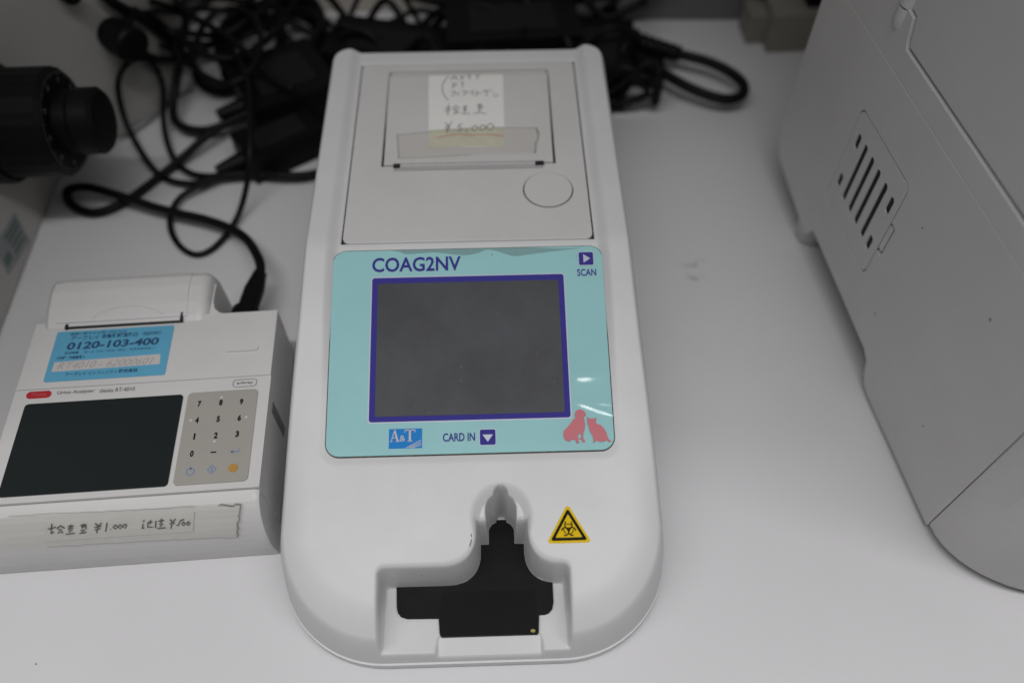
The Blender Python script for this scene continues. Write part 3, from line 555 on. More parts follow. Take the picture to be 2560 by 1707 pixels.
# --- price note taped on the printer flap
NT = thing('taped_price_note', 'small handwritten paper price note taped onto the printer flap', 'note', (-0.014, 0.0836, 0), R(1.7))
def on_flap(x, y, z):
    return (x, y, float(flap_z(np.array(x), np.array(min(y, 0.2585)))) + z)
def draped(name, pts, material, z, parent, step=0.002):
    """thin sheet following the flap: outline filled, then cut finely across y"""
    bm = bmesh.new(); bm.faces.new([bm.verts.new((x, y, 0)) for x, y in pts])
    ys__ = [p[1] for p in pts]; yy = min(ys__) + step
    while yy < max(ys__):
        bmesh.ops.bisect_plane(bm, geom=bm.verts[:] + bm.edges[:] + bm.faces[:], plane_co=(0, yy, 0), plane_no=(0, 1, 0)); yy += step
    bmesh.ops.triangulate(bm, faces=bm.faces[:])
    for v_ in bm.verts: v_.co = on_flap(v_.co.x, v_.co.y, z)
    bmesh.ops.recalc_face_normals(bm, faces=bm.faces[:])
    bm.normal_update()
    if sum(f.normal.z * f.calc_area() for f in bm.faces) < 0: bmesh.ops.reverse_faces(bm, faces=bm.faces[:])
    return obj(name, bm, material, parent)
paper = draped('paper', S_(NOTE), M['paper'], 0.00012, NT)
draped('yellowed_paper', S_(STAIN), M['stain'], 0.00018, NT)
draped('yellowed_paper', S_(STAINTOP), M['stain'], 0.00018, NT)
bm = bmesh.new()
for s in HAND1: ribbon(bm, [(p[0] / 1e3, p[1] / 1e3) for p in (spline([(a, b_, 0) for a, b_ in s], 4) if len(s) > 2 else [Vector((a, b_, 0)) for a, b_ in s])], 0.00038, 0.00024, on_flap)
obj('handwriting', bm, M['pencil'], NT)
bm = bmesh.new(); ribbon(bm, [(p[0] / 1e3, p[1] / 1e3) for p in spline([(a, b_, 0) for a, b_ in RED], 4)], 0.00040, 0.00024, on_flap); obj('red_underline', bm, M['redpen'], NT)
tp = draped('tape', S_(TAPE), M['tape'], 0.00034, NT)
draped('tape', S_(TAPETOP), M['tape'], 0.00034, NT)
bm = bmesh.new(); T_ = S_(TAPE)
def wob(pts, amp, n=14):
    out = []
    for a, b_ in zip(pts, pts[1:]):
        for k in range(n): t = k / n; out.append((a[0] + (b_[0] - a[0]) * t + random.uniform(-amp, amp), a[1] + (b_[1] - a[1]) * t + random.uniform(-amp, amp)))
    return out + [pts[-1]]
ribbon(bm, wob(T_[0:3], 0.00012), 0.00045, 0.00040, on_flap); ribbon(bm, wob(T_[3:7], 0.0004), 0.0009, 0.00040, on_flap)
ribbon(bm, wob(T_[7:10], 0.00012), 0.0004, 0.00040, on_flap); ribbon(bm, wob([T_[9], T_[0]], 0.0002), 0.0006, 0.00040, on_flap); ribbon(bm, wob([(0.012, 0.2168), T_[3]], 0.00012), 0.0005, 0.00040, on_flap)
obj('tape_edge_grime', bm, M['grime'], NT)

# ------------------------------------------------------------------ the small urine analyzer on the left
UA = thing('urine_analyzer', 'small white urine analyzer with sky blue sticker, dark screen and number keypad', 'analyzer', (-0.0957, 0.1250, 0), R(4.3))
h = 0.040
def block(x0, x1, y0, y1, z0, z1, bv, seg=3):
    bm = bmesh.new(); box(bm, x0, x1, y0, y1, z0, z1); bevelled(bm, bv, seg); return bm
bm = bmesh.new(); box(bm, -0.1025, -0.0015, 0.004, 0.092, 0.0, 0.030); obj('inner_chassis', bm, M['beige'], UA)
uf = auto(obj('front_cover', block(-0.1040, 0, 0.0106, 0.06118, 0.006, h, 0.0016), M['white'], UA))
ur = auto(obj('rear_cover', block(-0.1038, -0.0002, 0.06132, 0.0950, 0.006, h + 0.0003, 0.0016), M['white'], UA))
# rounded tray cover at the front
prof = [(0.0104, 0.0385)]
for i in range(11):
    a = R(90 - 9 * i); prof.append((0.0104 - 0.0005 - 0.0125 * math.cos(a), 0.0120 + 0.0265 * math.sin(a)))
prof += [(-0.0020, 0.006), (-0.0010, 0.0005), (0.0104, 0.0005)]
def extr(prof, x0, x1, cap=0.002):
    bm = bmesh.new(); c = (sum(p[0] for p in prof) / len(prof), sum(p[1] for p in prof) / len(prof)); rings = []
    for x, k in ((x0, 0.93), (x0 + cap * 0.4, 0.985), (x0 + cap, 1), (x1 - cap, 1), (x1 - cap * 0.4, 0.985), (x1, 0.93)):
        rings.append([bm.verts.new((x, c[0] + (y - c[0]) * k if y < c[0] else y, c[1] + (z - c[1]) * k if z > c[1] else z)) for y, z in prof])
    n = len(prof)
    for a, b_ in zip(rings, rings[1:]):
        for i in range(n): bm.faces.new((a[i], a[(i + 1) % n], b_[(i + 1) % n], b_[i]))
    bm.faces.new(rings[0]); bm.faces.new(rings[-1][::-1]); bmesh.ops.recalc_face_normals(bm, faces=bm.faces[:]); return bm
auto(obj('front_tray_cover', extr(prof, -0.1165, -0.0004), M['white'], UA), 50)
# printer housing at the back
pts = [(-0.0985, 0.0908), (-0.0985, 0.1130), (-0.0295, 0.1130), (-0.0295, 0.1030), (-0.0285, 0.0990), (-0.0260, 0.0965), (-0.0220, 0.0952), (-0.018, 0.0948), (-0.018, 0.0905)]
bm = prism(pts, 0.004, 0.0390); auto(obj('rear_housing', bm, M['white'], UA))
prof2 = [(0.0917, 0.036), (0.0917, 0.0405), (0.094, 0.0418), (0.100, 0.0437), (0.108, 0.0450), (0.1135, 0.0446), (0.1165, 0.0430), (0.1180, 0.0395), (0.1195, 0.001), (0.0917, 0.001)]
bm = bmesh.new(); rings = []
for x, k in ((-0.1015, 0.72), (-0.1008, 0.92), (-0.0998, 0.975), (-0.0980, 1), (-0.0345, 1), (-0.0328, 0.99), (-0.0314, 0.965), (-0.0304, 0.92), (-0.0299, 0.84), (-0.0297, 0.05)):
    rings.append([bm.verts.new((x, y, 0.001 + (z - 0.001) * k)) for y, z in prof2])
for a, b_ in zip(rings, rings[1:]):
    for i in range(len(prof2)): bm.faces.new((a[i], a[(i + 1) % len(prof2)], b_[(i + 1) % len(prof2)], b_[i]))
bm.faces.new(rings[0]); bm.faces.new(rings[-1][::-1]); bmesh.ops.recalc_face_normals(bm, faces=bm.faces[:])
ph = auto(obj('printer_housing', bm, M['white'], UA), 40)
# printer cover plate, slightly proud, with curved grip line and paper slot
def hz(y): return float(np.interp(y, [p[0] for p in prof2[1:8]], [p[1] for p in prof2[1:8]]))
xs_ = np.linspace(-0.0945, -0.0388, 20); ys_ = np.linspace(0.0935, 0.1165, 24)
me = heightfield('cover', xs_, ys_, lambda X, Y: np.vectorize(hz)(Y) + 0.0005)
bm = bmesh.new(); bm.from_mesh(me); g = bmesh.ops.extrude_face_region(bm, geom=bm.faces[:])
for v_ in [e for e in g['geom'] if isinstance(e, bmesh.types.BMVert)]: v_.co.z -= 0.0012
bmesh.ops.recalc_face_normals(bm, faces=bm.faces[:]); pcv = auto(obj('printer_cover', bm, M['white'], UA), 50)
bm = bmesh.new(); arc = [(-0.064 + 0.020 * math.cos(R(t)), 0.0862 + 0.0130 * math.sin(R(t))) for t in range(40, 141, 10)]
ribbon(bm, arc, 0.0005, 0.0006, lambda x, y, z: (x, y, hz(y) + z)); obj('grip_line', bm, M['beige'], pcv)
bm = bmesh.new(); box(bm, -0.0900, -0.0405, 0.0911, 0.0920, 0.0395, 0.0411); box(bm, -0.0906, -0.0895, 0.0908, 0.0932, 0.0395, 0.0415); box(bm, -0.0412, -0.0405, 0.0912, 0.0950, 0.0395, 0.0429)
obj('paper_slot', bm, M['dark'], UA)
# blue service sticker
zt = h + 0.0004
sk = obj('service_sticker', prism(rrect(-0.0936, -0.0440, 0.0643, 0.0899, 0.0010), zt, zt + 0.00015), M['skyblue'], UA)
zl = zt + 0.00025
mm = join_mesh('t', [text_mesh('0120-103-400', -0.0880, -0.0495, 0.0800, 0.0838, zl, 0.03, 0.12),
    text_mesh('機器に関するお問い合わせは', -0.0878, -0.0640, 0.0876, 0.0889, zl), text_mesh('アークレイ', -0.0870, -0.0752, 0.0848, 0.0872, zl, 0.01),
    text_mesh('お客様相談窓口', -0.0740, -0.0590, 0.0850, 0.0874, zl, 0.04), text_mesh('（通話料無料）', -0.0570, -0.0490, 0.0853, 0.0872, zl),
    text_mesh('受付時間', -0.0880, -0.0822, 0.0777, 0.0790, zl, 0.02), text_mesh('月〜土  8:30〜18:00（祝日・年末年始を除く）', -0.0800, -0.0500, 0.0778, 0.0790, zl),
    text_mesh('＜機種・製造番号＞', -0.0910, -0.0790, 0.0752, 0.0767, zl, 0.03), text_mesh('アークレイ インフィニティ', -0.0852, -0.0640, 0.0665, 0.0683, zl, 0.01), text_mesh('株式会社', -0.0635, -0.0555, 0.0666, 0.0685, zl, 0.03)])
obj('sticker_lettering', mm, M['labeltext'], sk)
obj('writing_field', prism([(-0.0914, 0.0692), (-0.0470, 0.0699), (-0.0475, 0.0750), (-0.0912, 0.0740)], zt, zt + 0.0002), M['labelwhite'], sk)
obj('handwriting', text_mesh('RT4010 - 62000601', -0.0895, -0.0510, 0.0702, 0.0736, zl, -0.01, 0.35), M['faint'], sk)
# power button, screen, keypad, badges
bm = prism(rrect(-0.0202, -0.0066, 0.0737, 0.0764, 0.0012), h, zt + 0.0007); bevelled(bm, 0.0003, 2, 60); auto(obj('eject_button', bm, M['white'], UA), 40)
sb = prism(rrect(-0.0982, -0.0348, 0.0132, 0.0542, 0.0016), h - 0.001, h + 0.0004); obj('display_window', sb, M['glass'], UA)
kp = obj('keypad', prism(rrect(-0.0328, -0.0046, 0.0132, 0.0546, 0.0018), h - 0.001, h + 0.0005), M['keypad'], UA)
keys = {'7': (-.0276, .0490), '8': (-.0190, .0490), '9': (-.0107, .0488), '4': (-.0275, .0414), '5': (-.0191, .0413), '6': (-.0107, .0412), '1': (-.0275, .0340), '2': (-.0191, .0339), '3': (-.0107, .0339), '0': (-.0274, .0264), '-': (-.0191, .0264)}
for k, (x, y) in keys.items():
    hw_, hh = {'-': (0.0011, 0.0003), '1': (0.00035, 0.0014)}.get(k, (0.0007, 0.0014))
    obj('key_digit', text_mesh(k, x - hw_, x + hw_, y - hh, y + hh, h + 0.0006, 0.05), M['ink'], kp)
bm = bmesh.new(); ribbon(bm, [(-0.0092, 0.0272), (-0.0092, 0.0261), (-0.0122, 0.0261)], 0.0006, h + 0.0006); ribbon(bm, [(-0.0112, 0.0267), (-0.0122, 0.0261), (-0.0112, 0.0255)], 0.0005, h + 0.0006); obj('enter_mark', bm, M['bluetext'], kp)
bm = bmesh.new(); ribbon(bm, circle(-0.0269, 0.0186, 0.0015, 20), 0.0005, h + 0.0006, closed=True); ribbon(bm, [(-0.0269, 0.0192), (-0.0269, 0.0204)], 0.0005, h + 0.0006); obj('power_mark', bm, M['bluetext'], kp)
bm = bmesh.new(); ribbon(bm, [(-0.0188, 0.0208), (-0.0171, 0.0190), (-0.0188, 0.0172), (-0.0205, 0.0190)], 0.0006, h + 0.0006, closed=True); ribbon(bm, [(-0.0188, 0.0198), (-0.0188, 0.0181)], 0.0007, h + 0.0006); obj('start_mark', bm, M['bluetext'], kp)
obj('stop_key', prism(circle(-0.0106, 0.0190, 0.0018, 24), h + 0.0003, h + 0.0007), M['orange'], kp)
bm = bmesh.new()
for x, y in ((-.0190, .0514), (-.0300, .0414), (-.0080, .0413), (-.0193, .0311)): poly(bm, circle(x, y, 0.0006, 12), h + 0.0003, h + 0.0007)
obj('arrow_dot', bm, M['labelwhite'], kp)
rb = obj('red_badge', prism(rrect(-0.0990, -0.0890, 0.0569, 0.0602, 0.0016), h - 0.0005, h + 0.0003), M['red'], UA)
obj('badge_lettering', text_mesh('Thinka', -0.0972, -0.0908, 0.0578, 0.0594, h + 0.0004), mat('faded_red_print', (0.55, 0.14, 0.14), 0.5), rb)
obj('model_lettering', join_mesh('t', [text_mesh('Urine Analyzer', -0.0866, -0.0715, 0.0576, 0.0597, h + 0.0003), text_mesh('thinka RT-4010', -0.0695, -0.0553, 0.0576, 0.0595, h + 0.0003)]), M['greytext'], UA)
bm = bmesh.new(); ribbon(bm, rrect(-0.0152, -0.0057, 0.0562, 0.0597, 0.0012), 0.0002, h + 0.0003, closed=True); bm.from_mesh(text_mesh('arkray', -0.0138, -0.0071, 0.0572, 0.0588, h + 0.0003, 0.01))
obj('maker_badge', bm, M['greytext'], UA)
bm = bmesh.new(); box(bm, -0.0004, 0.0002, 0.0470, 0.0520, 0.012, 0.034); bevelled(bm, 0.0002, 1); obj('finger_pocket', bm, M['greytext'], UA)

# price note taped on the front of the urine analyzer
N2 = thing('taped_front_note', 'long handwritten price strip under wide clear tape on the urine analyzer front', 'note', (-0.0957, 0.1250, 0), R(4.3))
ny = [p[0] for p in prof[1:12]][::-1]; nz = [p[1] for p in prof[1:12]][::-1]
def nose_z(y): return float(np.interp(y, ny, nz)) if y < 0.0099 else 0.0385 + 0.0015 * min(1, max(0, (y - 0.0106) / 0.0004))
# positions were read at z = 28 mm: slide each along the sight line onto the rounded front
CO, SI = math.cos(R(4.3)), math.sin(R(4.3)); cl = Vector((0 + 0.0957, 0 - 0.1250, 0.33)); cl = Vector((cl.x * CO + cl.y * SI, -cl.x * SI + cl.y * CO, 0.33))
def on_nose(x, y, z):
    p = Vector((x, y, 0.028)); d = p - cl; t = 1.0
    for _ in range(30):
        q = cl + d * t; gap = q.z - (nose_z(q.y) if q.y > -0.0024 else 0.0); t += max(-0.002, min(0.002, gap * 0.5))
        if q.z < 0.013: break
    q = cl + d * t
    return (q.x, q.y - 0.6 * z, nose_z(q.y) + z)
def draped2(name, pts, material, z):
    bm = bmesh.new(); bm.faces.new([bm.verts.new((x, y, 0)) for x, y in pts])
    yy = min(p[1] for p in pts) + 0.0008
    while yy < max(p[1] for p in pts):
        bmesh.ops.bisect_plane(bm, geom=bm.verts[:] + bm.edges[:] + bm.faces[:], plane_co=(0, yy, 0), plane_no=(0, 1, 0)); yy += 0.0008
    bmesh.ops.triangulate(bm, faces=bm.faces[:])
    for v_ in bm.verts: v_.co = on_nose(v_.co.x, v_.co.y, z)
    bmesh.ops.recalc_face_normals(bm, faces=bm.faces[:]); bm.normal_update()
    if sum(f.normal.z * f.calc_area() for f in bm.faces) < 0: bmesh.ops.reverse_faces(bm, faces=bm.faces[:])
    return auto(obj(name, bm, material, N2), 60)
draped2('paper_strip', S_(NOTE2), M['strip'], 0.0003)
draped2('tape', S_(TAPE2), M['tape2'], 0.0008)
bm = bmesh.new()
for s in HAND2: ribbon(bm, S_(s), 0.00048, 0.0006, on_nose)
obj('handwriting', bm, M['pen'], N2)
bm = bmesh.new(); T_ = S_(TAPE2); ribbon(bm, wob([(-0.018, 0.0098)] + T_[5:8], 0.0004, 10), 0.0007, 0.001, on_nose)
obj('tape_edge_grime', bm, M['grime2'], N2); bm = bmesh.new(); ribbon(bm, wob(T_[1:5], 0.0002, 10), 0.0004, 0.001, on_nose); ribbon(bm, wob(T_[7:10], 0.0002, 10), 0.0004, 0.001, on_nose)
obj('tape_edge_grime', bm, M['grime'], N2)

# ------------------------------------------------------------------ large instrument on the right
RM = thing('large_analyzer', 'tall beige grey instrument with slotted side vent and lid seam, partly in view', 'instrument', (0.16339, 0.20201, 0), R(8))
side = lambda y, z, x: (x, y, z)      # outline given as (y, z), thickness along local x
def panel_yz(name, pts, x0, x1, material, bv, cutters=None, parent=RM):
    o = obj(name, prism(pts, x0, x1, side), material, parent)
    b_ = bmesh.new(); b_.from_mesh(o.data); bmesh.ops.recalc_face_normals(b_, faces=b_.faces[:]); b_.to_mesh(o.data); b_.free()
    boolean(o, cutters or [], bev=bv); return auto(o, 30)
def vslot(y, z0, z1, wd=0.0033):
    return prism(rrect(y - wd / 2, y + wd / 2, z0, z1, wd * 0.48, 5), -0.01, 0.02, side)
slots = [(.0728, .0536, .0858), (.0654, .0534, .0855), (.0581, .0532, .0852), (.0503, .0530, .0848), (.0799, .0780, .0857), (.0805, .0548, .0620), (.0428, .0755, .0841), (.0434, .0525, .0601)]
low = [(-.0676, .0035), (-.004, .0030), (.0020, .0045), (.0055, .0090), (.0085, .0150), (.0125, .0170), (.0800, .0205), (.0845, .0200), (.0870, .0140), (.0900, .0125), (.1350, .0200), (.1430, .0260), (.1465, .0400), (.1475, .12098), (-.0676, .12098)]
hole = prism(rrect(.0368, .0866, .0417, .0958, .004, 5), -0.01, 0.02, side)
tabhole = prism(rrect(.0330, .0378, .0588, .0756, .0006, 2), -0.01, 0.02, side)
sp_ = panel_yz('side_panel', low, 0.0, 0.005, M['beige'], 0.0004, [hole, tabhole])
panel_yz('vent_cover', rrect(.0373, .0861, .0422, .0953, .0036, 5), 0.00012, 0.0009, M['beige'], 0.00015, [vslot(*s) for s in slots])
bm = bmesh.new(); box(bm, 0.0010, 0.004, 0.0372, 0.0862, 0.0421, 0.0954); obj('vent_slot_shade', bm, M['dark'], RM)  # dark sheet close behind the vent paints shade into its slots
bm = prism(rrect(.0340, .0368, .0603, .0744, .0004, 2), 0.0004, 0.004, side); obj('vent_latch', bm, M['lid'], RM)
panel_yz('shoulder_trim', [(-.0676, .12112), (.1475, .12112), (.1478, .30), (.0910, .30), (.0905, .1500), (.0870, .1440), (.0795, .1430), (.0780, .1380), (.0770, .1345), (.0755, .1318), (-.0676, .1318)], 0.0001, 0.005, M['beige'], 0.0002)
panel_yz('instrument_lid', [(-.0676, .1329), (.0748, .1329), (.0762, .1350), (.0772, .1385), (.0790, .1438), (.0865, .1448), (.0895, .1500), (.0898, .30), (-.0676, .30)], 0.0010, 0.006, M['beige'], 0.0005)
bm = bmesh.new(); lathe(bm, [(0.132, 0.0010), (0.1325, 0.0028), (0.1345, 0.0046), (0.138, 0.0050), (0.1425, 0.0050)], 24, 'Z', (0.0035, 0.0880, 0)); auto(obj('hinge_cap', bm, M['beige'], RM), 60)
bm = bmesh.new(); lathe(bm, [(0.1435, 0.0050), (0.155, 0.0052), (0.19, 0.0052), (0.295, 0.0050)], 24, 'Z', (0.0035, 0.0880, 0)); auto(obj('hinge_barrel', bm, M['beige'], RM), 60)
# rounded front cover
plan = []
for i in range(15):
    a = R(180 + 90 * i / 14); plan.append((0.055 + 0.055 * math.cos(a), -0.0690 + 0.0365 * math.sin(a)))
plan = [(0.0, -0.0683)] + plan + [(0.26, -0.1055), (0.26, -0.0683)]
bm = bmesh.new(); lv = [(0.004, -0.0016), (0.0055, -0.0004), (0.008, 0.0), (0.05, 0.0), (0.298, 0.0)]
rings = []
for z, g_ in lv:
    rings.append([bm.verts.new((x - (g_ if x < 0.02 else 0), y - (g_ if y < -0.08 else 0) - 0.02 * max(0, z - 0.008) * (1 if y < -0.08 else 0), z)) for x, y in plan])
for a, b_ in zip(rings, rings[1:]):
    for i in range(len(plan)): bm.faces.new((a[i], a[(i + 1) % len(plan)], b_[(i + 1) % len(plan)], b_[i]))
bm.faces.new(rings[0][::-1]); bm.faces.new(rings[-1]); bmesh.ops.recalc_face_normals(bm, faces=bm.faces[:])
auto(obj('front_cover', bm, M['beige'], RM), 35)
bm = bmesh.new(); box(bm, 0.006, 0.25, -0.066, 0.143, 0.022, 0.298); obj('inner_chassis', bm, M['dark'], RM)
bm = bmesh.new(); box(bm, 0.0, 0.26, -0.104, 0.1478, 0.3005, 0.305); bevelled(bm, 0.0015, 2); obj('top_cover', bm, M['beige'], RM)
bm = bmesh.new(); box(bm, 0.006, 0.25, 0.1435, 0.1476, 0.03, 0.298); obj('rear_panel', bm, M['beige'], RM)
for fx, fy in ((0.010, 0.098), (0.24, 0.098), (0.24, -0.02)):
    bm = bmesh.new(); lathe(bm, [(0.0, 0.0075), (0.001, 0.0085), (0.0225, 0.0085)], 24, 'Z', (fx, fy, 0)); auto(obj('foot', bm, M['beige'], RM), 50)
bm = bmesh.new(); box(bm, 0.008, 0.25, -0.06, -0.01, 0.0, 0.024); obj('front_plinth', bm, M['beige'], RM)

# ------------------------------------------------------------------ microscope at the left edge
MS = thing('microscope', 'cream microscope stand with black coaxial focus knobs at the left edge', 'microscope', (-0.2509, 0.2347, 0), R(2.85))
# local: y runs along the visible base wall, wall face at x = 0
bp = [(-0.22, -0.10), (-0.004, -0.10), (0, -0.096), (0, 0.1075), (0.001, 0.1105), (0.003, 0.113), (0.0445, 0.1620), (0.0475, 0.168), (0.050, 0.185), (0.050, 0.30), (-0.22, 0.30)]
bm = prism(bp, 0.0015, 0.30); bevelled(bm, 0.002, 2, 30); auto(obj('stand_body', bm, M['cream'], MS), 40)
bm = prism([(x - 0.003 if x > -0.1 else x, y) for x, y in bp], 0.0, 0.002); obj('base_pad', bm, M['dark'], MS)
kx, ky, kz = 0.0390, 0.0800, 0.0632
bm = bmesh.new(); lathe(bm, [(-0.006, 0.0285), (0.010, 0.0285), (0.0115, 0.0270)], 64, 'X', (0, ky, kz)); auto(obj('knob_collar', bm, M['black'], MS), 40)
bm = bmesh.new(); n = 72; prof_k = [(0.0115, 0.0245), (0.012, 0.0258), (kx - 0.0022, 0.0258), (kx, 0.0238), (kx, 0.0200)]
lathe(bm, prof_k, 96, 'X', (0, ky, kz))
for v_ in bm.verts:
    p = Vector((v_.co.y - ky, v_.co.z - kz))
    if p.length > 0.0255: p = p * (1 - 0.012 * (1 if int(round(math.atan2(p.y, p.x) / (2 * math.pi) * 96)) % 4 < 2 else 0)); v_.co.y, v_.co.z = ky + p.x, kz + p.y
ck = auto(obj('coarse_knob', bm, M['black'], MS), 25)
bm = bmesh.new()
for i in range(100):
    a = 2 * math.pi * i / 100; r0, r1 = 0.0212, 0.0234 if i % 5 else 0.0236; r0 = 0.0212 if i % 5 == 0 else 0.0222
    ca, sa = math.cos(a), math.sin(a); wv = 0.00016
    vs_ = [bm.verts.new((kx + 0.0002, ky + r * ca - s * wv * sa, kz + r * sa + s * wv * ca)) for r, s in ((r0, 1), (r0, -1), (r1, -1), (r1, 1))]
    bm.faces.new(vs_)
o = obj('scale_marks', bm, M['scale'], ck); o['kind'] = 'stuff'
bm = bmesh.new()
for i in range(10):
    a = 2 * math.pi * i / 10; me = text_mesh(str(i * 10), -0.0012, 0.0012, 0.0183, 0.0205, 0)
    for v_ in me.vertices:
        x_, y_ = v_.co.x, v_.co.y; v_.co = (kx + 0.0002, ky + x_ * math.cos(a) - y_ * math.sin(a), kz + x_ * math.sin(a) + y_ * math.cos(a))
    bm.from_mesh(me)
obj('scale_numbers', bm, M['scale'], ck)
bm = bmesh.new(); lathe(bm, [(kx - 0.001, 0.0150), (kx + 0.006, 0.0150), (kx + 0.0065, 0.0145), (kx + 0.0075, 0.0148), (kx + 0.008, 0.0158), (kx + 0.0165, 0.0158), (kx + 0.0185, 0.0140), (kx + 0.0188, 0.0100)], 64, 'X', (0, ky, kz)); auto(obj('fine_knob', bm, M['black'], MS), 40)
# second knob on the slanted face
d2 = Vector((0.0445 - 0.003, 0.1620 - 0.113)).normalized(); nrm = Vector((d2.y, -d2.x))
c2 = Vector((0.0025, 0.1125)) + d2 * 0.060
bm = bmesh.new(); pr = [(-0.003, 0.0088), (0.006, 0.0088), (0.0065, 0.0098), (0.018, 0.0098), (0.0195, 0.0085), (0.0197, 0.005)]
lathe(bm, pr, 40, 'X', (0, 0, 0)); auto(obj('lamp_knob', bm, M['black'], MS, loc=(c2.x, c2.y, 0.058), rot=(0, 0, math.atan2(nrm.y, nrm.x))), 40)
c3 = Vector((0.0025, 0.1125)) + d2 * 0.046
bm = bmesh.new(); lathe(bm, [(-0.003, 0.0050), (0.008, 0.0050), (0.009, 0.0040)], 32, 'X', (0, 0, 0)); auto(obj('clamp_screw', bm, M['black'], MS, loc=(c3.x, c3.y, 0.0905), rot=(0, 0, math.atan2(nrm.y, nrm.x))), 40)
wl = obj('warning_label', prism([(0.0300, 0.0100), (0.0580, 0.0040), (0.0612, 0.0225), (0.0336, 0.0262)], -0.0001, 0.0002, side), M['greylabel'], MS)
bm = bmesh.new()
for k, (y0, z0, y1, z1) in enumerate(((.0335, .0150, .0400, .0140), (.0440, .0215, .0585, .0195), (.0440, .0185, .0585, .0165), (.0440, .0150, .0570, .0130), (.0430, .0115, .0560, .0095))):
    ribbon(bm, [(y0, z0), (y1, z1)], 0.0014 if k else 0.005, 0.0004, side)
obj('label_print', bm, M['greenish'], wl)

# ------------------------------------------------------------------ cables
mmv = lambda pts: [Vector((x / 1e3, y / 1e3, z / 1e3)) for x, y, z in pts]
def cable(name, pts, r, label, group='black cables behind the analyzers', material='rubber', sub=6):
    pts = [Vector((p.x, p.y, max(p.z, r + 0.0002))) for p in mmv(pts)]
    bm = bmesh.new(); tube(bm, spline(pts, sub), r, 10); o = obj(name, bm, M[material], smooth=True); tag(o, label, 'cable', group); return o
pw = thing('power_cable', 'thick black power cable plugged into the back of the urine analyzer', 'cable', (0, 0, 0), 0, 'black cables behind the analyzers')
bm = bmesh.new(); tube(bm, spline(mmv(C_POWER), 6), 0.0024, 12); obj('cord', bm, M['rubber'], pw, smooth=True)
bm = bmesh.new(); e0 = Vector((-0.1262, 0.2185, 0.020)); e1 = Vector((-0.1238, 0.2600, 0.0165))
tube(bm, [e0.lerp(e1, t) for t in (0, 0.02, 0.40, 0.44, 0.75, 0.98, 1.0)], 0.005, 16, lambda t: 0.0065 if t < 0.45 else (0.0048 if t < 0.8 else 0.0034)); auto(obj('plug', bm, M['black'], pw), 40)
cable('thin_cable', C_LOOPA, 0.0016, 'thin black cable making the large loop that hangs down beside the white analyzer')
cable('thin_cable', C_LOOPB, 0.0017, 'thin black cable folded in a tall narrow loop between microscope and adapter')
cable('thick_cable', C_C, 0.0026, 'thick black cable dropping straight down then bending right into the adapter heap')
cable('thick_cable', C_D, 0.0024, 'thick black cable running diagonally from the top left over the lamp knob')
cable('thick_cable', C_E, 0.0025, 'thick black cable curving low beside the microscope lamp knob')
cable('thick_cable', C_H, 0.0024, 'thick black cable lying in a low curve under the tangle')
cable('thin_cable', C_J, 0.0013, 'short thin black cable hanging vertically inside the tangle')
cable('thin_cable', C_G, 0.0018, 'thin black cable arching along the top edge of the photo')
cable('thick_cable', C_K, 0.0026, 'thick black cable crossing the beige wall patch behind the tangle')
cable('thick_cable', C_L1, 0.0023, 'thick black cable on top of the tangle, from lamp knob to adapter brick')
cable('thin_cable', C_L2, 0.0019, 'thin black cable turning in a round loop on top of the tangle')
cable('thick_cable', C_L3, 0.0022, 'thick black cable sloping down across the tangle onto the adapter brick')
cable('thick_cable', C_M, 0.0026, 'thick black cable lying along the front of the small cable coupler')
cable('grey_wire', C_THIN, 0.0009, 'thin grey wire lying on the bench below the microscope knob', None, 'metal')
rc = thing('looped_power_cord', 'heavy black power cord looping out on the right behind the white analyzer', 'cable', (0, 0, 0), 0)
bm = bmesh.new(); tube(bm, spline(mmv(C_RIGHT), 6), 0.0031, 14); obj('cord', bm, M['rubber'], rc, smooth=True)
bm = bmesh.new(); a_, b2 = Vector((0.070, 0.456, 0.0125)), Vector((0.103, 0.4375, 0.0138))
tube(bm, [a_.lerp(b2, t / 24) for t in range(25)], 0.006, 14, lambda t: 0.0075 if t < 0.25 else (0.0060 - 0.0014 * t + (0.0007 if int(t * 24) % 3 == 0 else 0))); auto(obj('strain_relief', bm, M['rubber'], rc), 40)
bm = bmesh.new(); box(bm, 0.073, 0.094, 0.424, 0.446, 0.0, 0.011); bevelled(bm, 0.003, 3); auto(obj('plug', bm, M['black'], rc))

# tangle of further cords behind the analyzers
rnd = random.Random(11)
for i in range(16):
    x0 = rnd.uniform(-0.17, 0.03); y0 = rnd.uniform(0.405, 0.50); pts = []; a = rnd.uniform(-0.5, 0.5)
    for k in range(9):
        pts.append((x0 * 1e3, y0 * 1e3, rnd.uniform(4, 38))); a += rnd.uniform(-0.7, 0.7); a = max(-1.0, min(1.0, a))
        x0 += 0.022 * math.cos(a); y0 = min(0.54, max(0.398, y0 + 0.022 * math.sin(a))); x0 = min(0.085, x0)
    cable('tangled_cable', pts, rnd.choice((0.0018, 0.0024, 0.0028)), 'black cable in the dark heap behind the white analyzer', 'cables in the heap behind the white analyzer', sub=5)

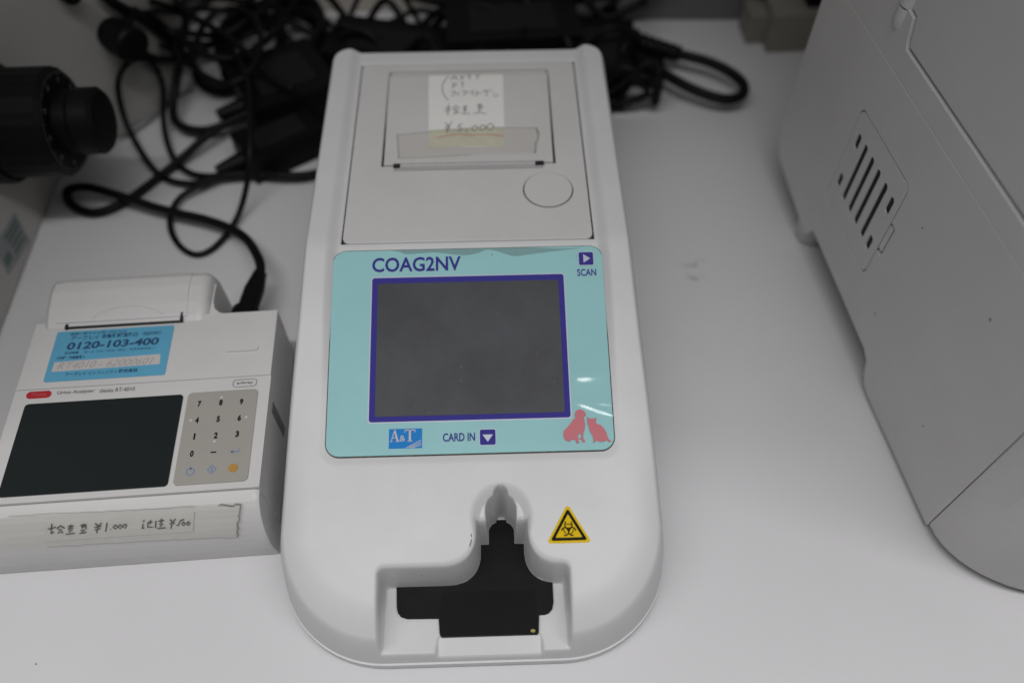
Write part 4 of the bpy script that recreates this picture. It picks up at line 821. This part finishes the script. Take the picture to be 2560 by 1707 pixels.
def adapter(loc, rz, sx, sy, sz, label, name='power_adapter'):
    t = thing(name, label, 'adapter', loc, rz)
    bm = bmesh.new(); box(bm, -sx / 2, sx / 2, -sy / 2, sy / 2, 0.0005, sz); bevelled(bm, 0.003, 3); auto(obj('case', bm, M['black'], t))
    bm = bmesh.new(); box(bm, -sx * 0.32, sx * 0.32, -sy * 0.3, sy * 0.3, sz, sz + 0.0003); obj('rating_label', bm, M['rating'], t)
    bm = bmesh.new(); tube(bm, [Vector((-sx / 2 - 0.016 * k, 0, sz * 0.5)) for k in (-0.1, 0.3, 0.7, 1.0)], 0.004, 12, lambda q: 0.0055 - 0.0025 * q); auto(obj('cord_boot', bm, M['rubber'], t), 40)
    return t
M['rating'] = mat('dark_rating_label', (0.010, 0.0095, 0.011), 0.7, spec=0.2)
def coil(name, cx, cy, rx, ry, turns, r, z0, dz, label, seed):
    q = random.Random(seed); pts = []
    for k in range(int(turns * 10)):
        a = 2 * math.pi * k / 10; s = 1 + q.uniform(-0.13, 0.13)
        pts.append(((cx + rx * s * math.cos(a)) * 1e3, (cy + ry * s * math.sin(a)) * 1e3, (z0 + dz * k / (turns * 10) + q.uniform(0, 0.004)) * 1e3))
    return cable(name, pts, r, label, sub=4)
coil('coiled_cable', -0.150, 0.452, 0.030, 0.038, 4.3, 0.0025, 0.004, 0.020, 'thick black cable wound in several uneven turns behind the adapter brick', 3)
coil('coiled_cable', -0.186, 0.462, 0.034, 0.022, 2.4, 0.0022, 0.010, 0.020, 'black cable in two flat turns between the lamp knob and the coil', 8)
coil('coiled_cable', 0.020, 0.486, 0.070, 0.016, 2.6, 0.0024, 0.020, 0.020, 'black cable stretched in long flat turns in front of the grey rail', 5)
adapter((-0.134, 0.402, 0), R(30), 0.052, 0.050, 0.027, 'black power adapter brick close to the left side of the white analyzer')
adapter((-0.1315, 0.362, 0), R(35), 0.046, 0.027, 0.018, 'small black cable coupler in front of the adapter brick')
adapter((-0.075, 0.437, 0), R(-12), 0.075, 0.040, 0.024, 'black adapter brick behind the left rear corner of the white analyzer')
adapter((0.000, 0.446, 0), R(5), 0.080, 0.045, 0.034, 'largest black adapter brick, right behind the white analyzer')
adapter((0.048, 0.432, 0), R(-8), 0.048, 0.058, 0.024, 'black adapter block beside the looped power cord plug')

# grey rail along the back of the bench and a beige socket strip
bm = bmesh.new(); box(bm, 0.035, 0.40, 0.493, 0.53, 0.001, 0.030); bevelled(bm, 0.003, 2)
r1 = auto(obj('back_rail', bm, M['metal'])); tag(r1, 'dark grey rail lying across the back of the bench', 'rail')
bm = bmesh.new(); box(bm, -0.20, 0.033, 0.503, 0.535, 0.001, 0.030); bevelled(bm, 0.003, 2)
r2 = auto(obj('cable_trunking', bm, M['wall'])); tag(r2, 'beige trunking behind the cable tangle at the back of the bench', 'trunking')
ss = thing('socket_strip', 'beige socket strip with a black plug at the back beside the tall instrument', 'socket', (0.196, 0.478, 0), R(4))
bm = bmesh.new(); box(bm, -0.034, 0.07, -0.018, 0.02, 0.0005, 0.026); bevelled(bm, 0.003, 3); auto(obj('housing', bm, M['taupe'], ss))
bm = bmesh.new(); box(bm, -0.045, -0.0342, -0.008, 0.012, 0.0005, 0.020); bevelled(bm, 0.002, 2); auto(obj('end_cap', bm, M['taupe'], ss))
bm = bmesh.new(); box(bm, -0.012, 0.022, -0.010, 0.014, 0.0262, 0.050); bevelled(bm, 0.004, 3); auto(obj('plug', bm, M['black'], ss))
cable('thin_cable', [(118, 505, 34), (135, 492, 36), (150, 486, 33), (160, 484, 24), (172, 486, 20)], 0.0022, 'black cable dropping over the grey rail to the beige socket strip', None)
